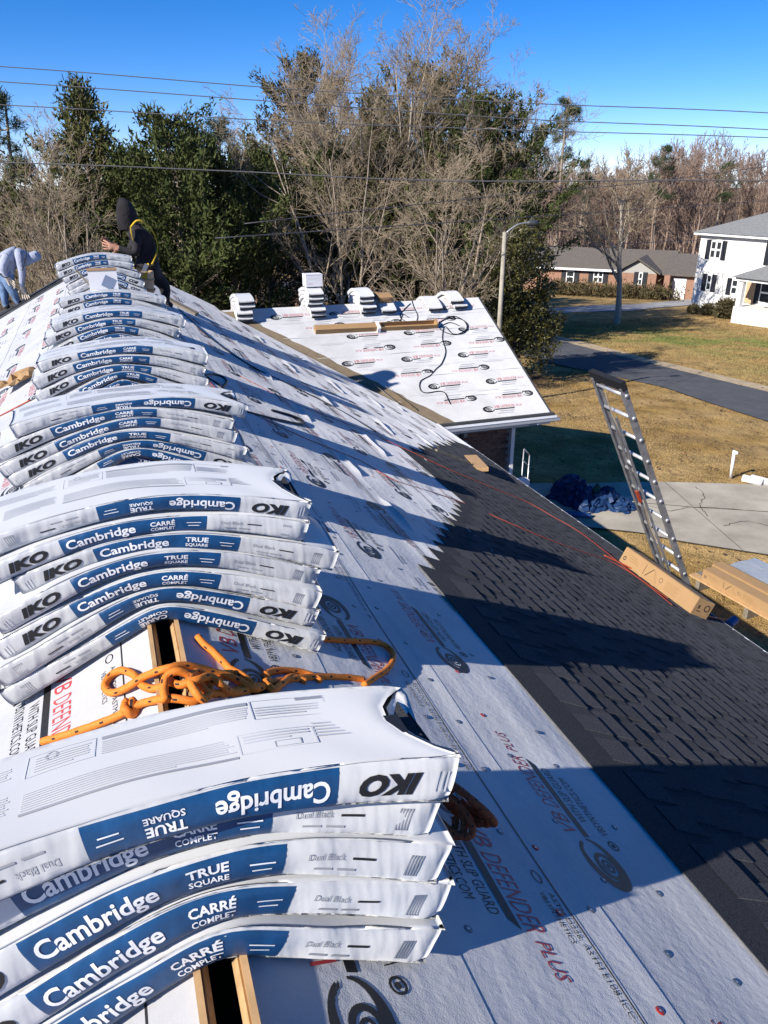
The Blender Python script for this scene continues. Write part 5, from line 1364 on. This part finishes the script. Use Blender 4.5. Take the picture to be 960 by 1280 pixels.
def pine(seed, H, low, Rm, clumps, n, size):
    g = np.random.default_rng(seed); h = low + (1 - low)*g.uniform(0, 1, clumps)**.8; az = g.uniform(0, 2*PI, clumps); ln = Rm*np.sqrt(np.clip(1.05 - h, 0, 1)/(1.05 - low))*g.uniform(.35, 1.1, clumps)
    S = np.stack([0*h, 0*h, h*H*.97], 1); D = np.stack([np.cos(az), np.sin(az), g.uniform(.05, .6, clumps)], 1); D /= np.linalg.norm(D, axis=1, keepdims=True)
    P, RR = grow(g, S, D, ln, np.full(clumps, .045), 5, .12, .06); ctr = P[:, -1]; rad = g.uniform(.35, .75, clumps)*Rm*.35
    i = g.integers(0, clumps, n); d = g.normal(0, 1, (n, 3)); d /= np.linalg.norm(d, axis=1, keepdims=True); C = ctr[i] + d*np.array([1, 1, .6])*(rad[i]*g.uniform(.2, 1, n)**.5)[:, None]
    V, F = leaves(g, C, d + [0, 0, .3], size, 6, .16)
    tr, trr = grow(g, np.array([[0, 0, -.1]]), np.array([[0, 0, 1.]]), np.array([H]), np.array([.12 + .008*H]), 9, .02, .01); tv, tf = tubes(tr, trr, 7); bv, bf = tubes(P, RR, 4)
    return [('trunk', np.concatenate([tv, bv]), [np.concatenate([tf, bf + len(tv)])], MT['bark']), ('crown', V, [F], MT['pine'])]
def top_h(u, v, d):
    p = afar(u, d); r = look(u, v); r = r*(math.hypot(p.x, p.y)/math.hypot(r.x, r.y)); return CZ + r.z - p.z
def at(u, d): return afar(u, d)

# evergreens behind the house
for (u, v, d, Rm, seed, mt, lab, n, shp) in (
        (112, 100, 32, 2.7, 1, 'cedar', 'tall rusty green cedar with ragged double top behind the hooded worker', 3600, .75),
        (217, 160, 29, 2.7, 2, 'cedar_dark', 'broad dark green cedar standing right of the hooded worker', 4600, .55),
        (160, 205, 31, 2.6, 12, 'cedar_dark', 'dark cedar filling the gap behind the hooded worker', 3000, .6),
        (285, 200, 31, 2.4, 3, 'cedar_dark', 'low dark cedar between the broad cedar and the bare tree', 3000, .55),
        (384, 72, 44, 3.2, 4, 'cedar_brown', 'tall olive brown cedar behind the left side of the big bare tree', 5200, .62),
        (470, 118, 45, 2.9, 13, 'cedar_brown', 'brown green cedar behind the middle of the big bare tree', 3800, .55),
        (540, 98, 38, 3.1, 5, 'cedar_brown', 'tall olive cedar behind the right side of the big bare tree', 5200, .5),
        (602, 132, 36, 3.3, 6, 'cedar_dark', 'dark cedar right of the big bare tree', 4400, .55),
        (330, 215, 36, 2.7, 14, 'cedar_dark', 'low wide dark cedar behind the left end of the wing ridge', 3000, .45),
        (430, 200, 37, 3.0, 16, 'cedar_dark', 'low wide dark cedar behind the white carton on the wing', 3200, .45),
        (500, 225, 36.5, 3.0, 17, 'cedar_brown', 'low brown cedar behind the middle of the wing ridge', 3000, .45),
        (575, 215, 37, 3.0, 18, 'cedar_dark', 'low dark cedar behind the right end of the wing ridge', 3200, .45),
        (30, 250, 34, 1.9, 15, 'cedar_brown', 'olive cedar behind the bare brush at far left', 2400, .6)):
    plant('cedar_tree', lab, 'tree', at(u, d), setm(cedar(seed, top_h(u, v, d), Rm, n, 6, .21, shp), MT[mt]))
# bare trees
big = bare_tree(21, 1.1*top_h(490, 40, 39), 9, .46, ((12, .66, .50), (7, .62, .55), (6, .65, .52), (6, .7, .5)), .22, .0088, .12, .04, .80)
plant('bare_tree', 'huge spreading bare tree with many tan stems behind the papered wing', 'tree', at(486, 39), wood_meshes(big, 'bare', (MT['pale_bark'], MT['twig']), 2))
for (u, v, d, seed, tr, lab, H2) in ((15, 185, 27, 31, 3, 'bare grey tree at the far left edge', 1), (75, 245, 25, 32, 4, 'bare many stemmed tree behind the bending person', 1), (596, 112, 37, 34, 3, 'bare tree with reddish fine twigs right of the huge bare tree', 1), (420, 130, 30, 36, 3, 'bare tree with pale limbs left of centre behind the wing', 1), (555, 210, 25.5, 37, 4, 'low bare tree behind the right end of the wing ridge', 1)):
    bt = bare_tree(seed, 1.18*top_h(u, v, d), tr, .30, ((8, .65, .50), (6, .65, .52), (6, .65, .5), (4, .7, .5)), .11, .008, .12, .04, .8)
    plant('bare_tree', lab, 'tree', at(u, d), wood_meshes(bt, 'bare', (MT['bark'], MT['twig']), 2))
# brush under them
g = np.random.default_rng(5); acc = []; o = 0; Vs = []; Fs = []
for q in range(85):
    u = g.uniform(-60, 625); d = g.uniform(21.5, 27); p = at(u, d)
    if p.y < 18.2 and p.x < 8: p.y += 3
    H_ = g.uniform(1.0, 2.6)
    for P_, R_, n_ in bare_tree(1000 + q, H_, 6, .55, ((6, .7, .55), (5, .7, .55), (4, .7, .5)), .022, .0055, .1, .0, .8):
        V, F = tubes(P_ + np.array([p.x, p.y, p.z]), R_, 3); Vs.append(V); Fs.append(F + o); o += len(V)
b = link('bare_brush', meshnp('bare_brush', np.concatenate(Vs), [np.concatenate(Fs)], [MT['twig']])); b['kind'] = 'stuff'; b['label'] = 'tangled bare brush under the trees behind the house'
# evergreen by the lamp
plant('evergreen_tree', 'dense dark evergreen with yellowish leaf edges beside the street lamp', 'tree', at(655, 27.5), setm(round_tree(51, 1.12*top_h(648, 285, 27.5), 1.75, 4600, 6, .14, -.05, 46), MT['magnolia']))
# pines and tall far trees
for (u, v, d, lo, Rm, cl, n, lab) in ((703, 120, 82, .62, 2.3, 26, 1500, 'tall lone pine with sparse rounded crown above the far woods'), (274, 148, 52, .66, 1.6, 16, 900, 'small distant pine between the cedars and the bare tree'), (826, 184, 80, .6, 2.2, 18, 900, 'distant pine poking above the far woods over the brick house'), (730, 192, 84, .55, 1.6, 16, 900, 'dark pine just right of the tall lone pine'), (668, 150, 74, .45, 1.6, 24, 900, 'slim olive pine left of the tall lone pine'), (12, 112, 40, .5, 1.7, 24, 1100, 'dark pine top at the far left edge'), (905, 205, 88, .55, 2.2, 18, 800, 'distant green pine above the white house roof')):
    plant('pine_tree', lab, 'tree', at(u, d), pine(int(u), top_h(u, v, d), lo, Rm, cl, n, .26))
# the single bare tree across the road
p = gp(771, 405); dd = math.hypot(p.x, p.y)
Ht = CZ + (look(772, 222)*(dd/math.hypot(*look(772, 222).xy))).z - p.z
plant('bare_tree', 'single bare grey tree on the lawn across the road', 'tree', p, wood_meshes(bare_tree(64, Ht, 1, .02, ((13, .62, .50), (7, .6, .55), (6, .6, .5), (4, .6, .5)), .30, .016, .30, .07, .95), 'bare', (MT['pale_bark'], MT['twig']), 2))
# the far bare woods read as one mass
proto = []
for q in range(6):
    Vq = []; Fq = []; o = 0
    for P_, R_, n_ in bare_tree(200 + q, 10.0, 1, .06, ((11, .55, .42), (7, .55, .5), (5, .6, .5)), .15, .022, .22, .08, .95):
        V, F = tubes(P_, R_, 3 if n_ < 7 else 4); Vq.append(V); Fq.append(F + o); o += len(V)
    proto.append((np.concatenate(Vq), np.concatenate(Fq)))
woods = [[], [], 0]
g = np.random.default_rng(9)
def add_wood(u, d, H_):
    V, F = proto[g.integers(0, 6)]; p = at(u, d); a = g.uniform(0, 6.28); s = H_/10.0; c, q = math.cos(a), math.sin(a)
    W_ = V*s; W_ = np.stack([W_[:, 0]*c - W_[:, 1]*q, W_[:, 0]*q + W_[:, 1]*c, W_[:, 2]], 1) + np.array([p.x, p.y, p.z])
    woods[0].append(W_); woods[1].append(F + woods[2]); woods[2] += len(W_)
for q in range(150):
    u = g.uniform(640, 1130); d = g.uniform(78, 112); v = 203 + 12*math.sin(u/37) + g.uniform(-10, 26) - (14 if u > 900 else 0)
    add_wood(u, d, max(6, top_h(u, v, d)))
for q in range(18):
    u = g.uniform(-160, 640); d = g.uniform(38, 52); add_wood(u, d, max(6, top_h(u, g.uniform(150, 250), d)))
wd = link('far_woods', meshnp('far_woods', np.concatenate(woods[0]), [np.concatenate(woods[1])], [MT['far_twig']])); wd['kind'] = 'stuff'; wd['label'] = 'bare reddish brown winter woods behind the far houses'
Vs = []; Fs = []; o = 0
for q in range(46):                                                 # scrub under the far woods
    u = g.uniform(620, 1130); d = g.uniform(84, 118); p = at(u, d)
    c = np.array([p.x, p.y, p.z + 1.0]) + g.normal(0, 1, (260, 3))*np.array([2.4, 2.4, 1.3]); V, F = leaves(g, c, np.tile([0, 0, .6], (260, 1)), .55, 3, .10)
    Vs.append(V); Fs.append(F + o); o += len(V)
sc = link('woodland_scrub', meshnp('woodland_scrub', np.concatenate(Vs), [np.concatenate(Fs)], [MT['far_twig']])); sc['kind'] = 'stuff'; sc['label'] = 'brown scrub under the far winter woods'

# ------------------------------------------------------------------ houses across the road
def frame_at(o, ex):
    ex = Vector((ex.x, ex.y, 0)).normalized(); inn = Vector((-ex.y, ex.x, 0))
    if inn.dot(Vector((o.x, o.y, 0))) < 0: inn = -inn
    return ex, inn
A = gp(862, 390); ex = Vector((.17, -.985, 0)); ex, inn = frame_at(A, ex)
def on_front(u, v, A, ex, inn, off=0.0):
    r = look(u, v); n = inn; t = ((Vector((A.x, A.y, 0)) + n*off).dot(n))/(r.dot(n)); p = r*t
    q = Vector((p.x - A.x, p.y - A.y, 0)); return q.dot(ex), p.z + CZ - A.z
wh = empty('white_house', tuple(A), (0, 0, math.atan2(ex.y, ex.x))); tag(wh, 'white two storey house with black shutters and front porch', 'house')
# local x along the front; local y: check which side is inward
ysg = 1 if Vector((-ex.y, ex.x, 0)).dot(inn) > 0 else -1
def HB(name, a, b, mt, parent=wh): return MB().box2((a[0], a[1]*ysg, a[2]), (b[0], b[1]*ysg, b[2])).build(name, mt, parent)
EH = on_front(873, 293, A, ex, inn)[1]
LW, DW = 11.5, 8.0
HB('wall', (0, .0, -.5), (LW, DW, EH), MT['siding'])
for k in range(int(EH/.2)): HB('siding_board', (-.012, -.018, .35 + .2*k), (LW + .012, .0, .35 + .2*k + .012), MT['trim']) if k % 1 == 0 and .35 + .2*k < EH - .1 else None
HB('eave_board', (-.35, -.35, EH), (LW + .35, DW + .35, EH + .16), MT['trim'])
r_ = MB(); o_ = .42; zt = EH + 2.0
V = [(-o_, -o_*ysg, EH + .163), (LW + o_, -o_*ysg, EH + .163), (LW + o_, (DW + o_)*ysg, EH + .163), (-o_, (DW + o_)*ysg, EH + .163), (4.2, DW/2*ysg, zt), (LW - 4.2, DW/2*ysg, zt)]
r_.add(V, [(0, 1, 5, 4), (1, 2, 5), (2, 3, 4, 5), (3, 0, 4), (3, 2, 1, 0)]); r_.build('roof', MT['grey_roof'], wh)
def window(x0, x1, z0, z1, parent=wh, shut=None, pair=False, y=0.0, B=HB, shw=.34):
    w = B('window', (x0, y - .05, z0), (x1, y - .004, z1), MT['trim'], parent)
    xs_ = [(x0, (x0 + x1)/2), ((x0 + x1)/2, x1)] if pair else [(x0, x1)]
    for a, b in xs_:
        for c, e in ((z0, (z0 + z1)/2), ((z0 + z1)/2, z1)): B('pane', (a + .07, y - .056, c + .06), (b - .07, y - .045, e - .06), MT['glass'], w)
    if shut is None: shut = (1, 1)
    if shut[0]: B('shutter', (x0 - shw - .02, y - .06, z0 - .08), (x0 - .02, y - .006, z1 + .05), MT['shutter'], parent)
    if shut[1]: B('shutter', (x1 + .02, y - .06, z0 - .08), (x1 + shw + .02, y - .006, z1 + .05), MT['shutter'], parent)
def fw(u, v): return on_front(u, v, A, ex, inn)
x0, zb = fw(887, 322); x1, zt_ = fw(904, 302); window(x0, x1, zb, zt_, pair=True)
x0, zb = fw(882, 362); x1, zt_ = fw(891, 344); window(x0, x1, zb, zt_)
x0, zb = fw(913, 367); x1, zt_ = fw(924, 350); window(x0, x1, zb, zt_, shut=(1, 0))
x0, zb = fw(961, 330); window(x0, x0 + 1.1, zb, zb + 1.2)
HB('vent', (fw(886, 379)[0], -.03, fw(886, 381)[1]), (fw(890, 379)[0], -.004, fw(886, 378.5)[1]), MT['shutter'])
# porch
PD = 2.0
px0, pz = on_front(918, 346, A, ex, inn, -PD); pxf, pf = on_front(926, 400, A, ex, inn, -PD)
pb0 = on_front(914, 398, A, ex, inn, -PD)[0]
HB('porch_base', (pb0, -PD, -.5), (LW - .5, -.02, on_front(930, 385, A, ex, inn, -PD)[1]), MT['siding'])
zp = on_front(922, 347, A, ex, inn, -PD)[1]
HB('porch_beam', (pb0 - .1, -PD - .1, zp - .16), (LW - .4, -PD + .15, zp + .04), MT['trim'])
r_ = MB().add([(pb0 - .3, (-PD - .3)*ysg, zp + .045), (LW, (-PD - .3)*ysg, zp + .045), (LW, -.01*ysg, zp + .95), (pb0 + 1.2, -.01*ysg, zp + .95), (pb0 - .3, -.01*ysg, zp + .045)], [(0, 1, 2, 3), (0, 3, 4)]); r_.build('porch_roof', MT['grey_roof'], wh)
zfl = on_front(930, 385, A, ex, inn, -PD)[1]
for k in range(4): HB('column', (pb0 + .1 + 2.3*k, -PD, zfl), (pb0 + .4 + 2.3*k, -PD + .3, zp - .16), MT['trim'])
x0, zb = fw(948, 378); window(x0, x0 + 1.0, zb, zb + 1.25, shut=(1, 1))
x0, zb = fw(930, 388); HB('door', (x0 - .1, -.05, zfl), (x0 + .65, -.004, zfl + 1.75), MT['leather'])
HB('porch_step', (pb0 + 1.6, -PD - .9, -.3), (pb0 + 3.0, -PD, .12), MT['walk'])
for k in range(3): HB('porch_rail', (pb0 + 2.1, -PD + .02, zfl + .28*k + .2), (pb0 + 4.0, -PD + .06, zfl + .28*k + .24), MT['shutter'])
g = np.random.default_rng(3)
for (u, v, r_b, lab) in ((866, 392, .35, 'small leafless shrub at the corner of the white house'), (883, 394, .42, 'small dark clipped bush under the white house window'), (907, 398, .70, 'larger rounded rusty green bush beside the white porch')):
    p = gp(u, v); c = g.normal(0, 1, (420, 3)); c /= np.linalg.norm(c, axis=1, keepdims=True); C = c*r_b*g.uniform(.5, 1, (420, 1))**.5*[1, 1, .85] + [0, 0, r_b*.8]
    V, F = leaves(g, C, c, r_b*.32, 4, .4)
    t = empty('bush', tuple(p)); tag(t, lab, 'bush'); link('foliage', meshnp('foliage', V, [F], [MT['bush']]), t)
    MB().tube([(0, 0, -.05), (0, 0, r_b)], .05, 6).build('stem', MT['bark'], t)

# brick ranch house
B0 = gp(706, 364); B1 = gp(822, 371)
D_ = math.hypot(B0.x, B0.y)
exb, inb = frame_at(B0, Vector(B1 - B0))
bh_ = empty('brick_ranch_house', tuple(B0), (0, 0, math.atan2(exb.y, exb.x))); tag(bh_, 'low red brick house with grey roof and white garage door', 'house')
ysg2 = 1 if Vector((-exb.y, exb.x, 0)).dot(inb) > 0 else -1
def RB(name, a, b, mt, parent=bh_): return MB().box2((a[0], a[1]*ysg2, a[2]), (b[0], b[1]*ysg2, b[2])).build(name, mt, parent)
def fb(u, v, off=0.0): return on_front(u, v, B0, exb, inb, off)
eh = fb(745, 336)[1]; xg = fb(776, 350)[0]; xe = fb(832, 350)[0]
RB('wall', (-6, 0, -.6), (xe, 6.5, eh), MT['ranch_brick'])
def gable(parent, x0, x1, y0, y1, z, rise, along, mt, over=.35):
    m = MB(); x0 -= over; x1 += over; y0 -= over; y1 += over; th = .12
    if along == 'x':
        ym = (y0 + y1)/2; V = [(x0, y0, z), (x1, y0, z), (x1, ym, z + rise), (x0, ym, z + rise), (x0, y1, z), (x1, y1, z)]
    else:
        xm = (x0 + x1)/2; V = [(x0, y0, z), (x0, y1, z), (xm, y1, z + rise), (xm, y0, z + rise), (x1, y0, z), (x1, y1, z)]
    V = [(a, b*ysg2, c) for a, b, c in V]; V2 = [(a, b, c - th) for a, b, c in V]
    m.add(V + V2, [(0, 1, 2, 3), (3, 2, 5, 4), (6, 9, 8, 7), (9, 10, 11, 8), (0, 6, 7, 1), (4, 5, 11, 10), (0, 3, 9, 6), (3, 4, 10, 9), (1, 7, 8, 2), (2, 8, 11, 5)])
    return m.build('roof', mt, parent)
gable(bh_, -6, xe, 0, 6.5, eh + .02, 1.45, 'x', MT['ranch_roof'])
RB('fascia_board', (-6.3, -.40, eh - .16), (xg - .1, -.36, eh + .02), MT['trim'])
# projecting gabled room
gx0, gx1 = xg, fb(823, 350)[0]
RB('wall', (gx0, -1.4, -.6), (gx1, -.01, eh - .05), MT['ranch_brick'])
gable(bh_, gx0, gx1, -1.4, 3.0, eh + .03, 1.1, 'y', MT['ranch_roof'], .3)
MB().add([(gx0, -1.39*ysg2, eh - .05), (gx1, -1.39*ysg2, eh - .05), ((gx0 + gx1)/2, -1.39*ysg2, eh + .95)], [(0, 1, 2)]).build('gable_end', MT['grey_siding'], bh_)
window(*[fb(707, 353)[0], fb(717, 353)[0]], fb(712, 353)[1], fb(712, 337)[1] - .1, parent=bh_, B=RB, shw=.4)
window(*[fb(741, 353)[0], fb(753, 353)[0]], fb(747, 353)[1], fb(747, 339)[1], parent=bh_, B=RB, shw=.4, pair=True)
a = fb(797, 356, -1.4); b = fb(804, 341, -1.4); window(a[0], b[0], a[1], b[1], parent=bh_, B=RB, y=-1.4, shw=.35)
# garage wing
gx2 = fb(880, 350)[0] + 3
RB('wall', (xe + .02, -.6, -.6), (gx2, 6.0, eh - .1), MT['ranch_brick'])
gable(bh_, xe + .1, gx2, -.6, 6.0, eh - .05, 1.35, 'x', MT['dark_roof'], .4)
a = fb(839, 367, -.6); b = fb(859, 346, -.6)
RB('garage_door', (a[0], -.66, -.1), (b[0], -.605, min(b[1], eh - .35)), MT['trim'])
RB('corner_pier', (fb(829, 366, -.9)[0], -1.5, -.5), (fb(836, 366, -.9)[0], -.62, eh - .1), MT['ranch_brick'])
for k, (u, lab) in enumerate(((715, 'brown hedge under the left windows of the brick house'), (795, 'brown hedge in front of the brick gable'))):
    p = gp(u, 369 if k == 0 else 373); C = g.normal(0, 1, (700, 3))*[.55, .55, .28]; s_ = g.uniform(-2.6, 2.6, 700); C = C + np.array([exb.x, exb.y, 0])*s_[:, None] + [0, 0, .45]
    V, F = leaves(g, C, np.tile([0, 0, 1.], (700, 1)), .3, 4, .3); t = empty('hedge', tuple(p)); tag(t, lab, 'hedge'); link('foliage', meshnp('foliage', V, [F], [MT['bush']]), t)

# ------------------------------------------------------------------ street lamp and wires
LB_ = Vector((12.49, 22.02, 0)); LB_.z = zg(LB_.x, LB_.y)
sl = empty('street_lamp', tuple(LB_)); tag(sl, 'grey street lamp with curved arm beside the road', 'street lamp')
tz = ay(631, 290, LB_.y).z - LB_.z; tx = ay(631, 290, LB_.y).x - LB_.x
MB().tube([(tx, 0, -.1), (tx, 0, tz*.5), (tx, 0, tz)], [.085, .075, .06], 10).build('pole', MT['pole'], sl, True)
hd = ay(664, 279, LB_.y - .2) - LB_; tp_z = Vector((tx, 0, tz - .1))
arm = spline([tp_z, tp_z + Vector((.12, -.03, .14)), tp_z.lerp(hd, .5) + Vector((0, 0, .14)), hd + Vector((-.1, 0, .02))], 6)
MB().tube(arm, .028, 8).build('arm', MT['galv'], sl, True)
dv = (hd - tp_z); dv.z = 0; dv.normalize(); sv = Vector((-dv.y, dv.x, 0)); Rl = Matrix((dv, sv, Vector((0, 0, 1)))).transposed()
m = MB(); m.tube([hd - dv*.16, hd - dv*.05 + Vector((0, 0, .01)), hd + dv*.1, hd + dv*.24], [.05, .085, .10, .05], 10); m.build('lamp_head', MT['lamp_head'], sl, True)
MB().tube([hd + Vector((0, 0, -.08)), hd + Vector((0, 0, -.13))] , [.07, .05], 10).build('lens', MT['glass'], sl, True)
MB().tube([hd + Vector((0, 0, .06)), hd + Vector((0, 0, .14))], .03, 8).build('photo_cell', MT['lamp_head'], sl, True)
def wire(pts, label, r=.012, sag=0):
    P = []
    for u, v, d in pts:
        q = look(u, v); q = q*(d/math.hypot(q.x, q.y)); P.append(Vector((q.x, q.y, q.z + CZ)))
    a, b = P[0], P[-1]; P = [a + (a - b)*.6] + P + [b + (b - a)*.6]
    tag(MB().tube(spline(P, 8), r, 5).build('power_line', MT['wire'], None, True), label, 'power line')
wire([(0, 83, 24), (345, 110, 22.5), (660, 129, 23), (960, 141, 25)], 'highest power line across the blue sky', .012)
wire([(0, 102, 24), (345, 127, 22.5), (660, 149, 23), (960, 162, 25)], 'second power line from the top across the sky', .012)
wire([(0, 131, 24), (345, 151, 22.5), (660, 163, 23), (960, 172, 25)], 'third power line from the top across the sky', .012)
wire([(0, 203, 24), (290, 214, 22.8), (560, 226, 22.6), (960, 226, 25)], 'thicker cable crossing in front of the cedars and bare trees', .016)
wire([(640, 243, 24), (800, 229, 30), (960, 208, 36)], 'cable rising to the right in front of the far woods', .011)
wire([(664, 271, 24), (800, 262, 32), (960, 251, 40)], 'cable from the street lamp passing over the brick house', .011)
wire([(690, 308, 40), (790, 304, 46), (876, 300, 54)], 'service cable reaching the eave of the white house', .018)
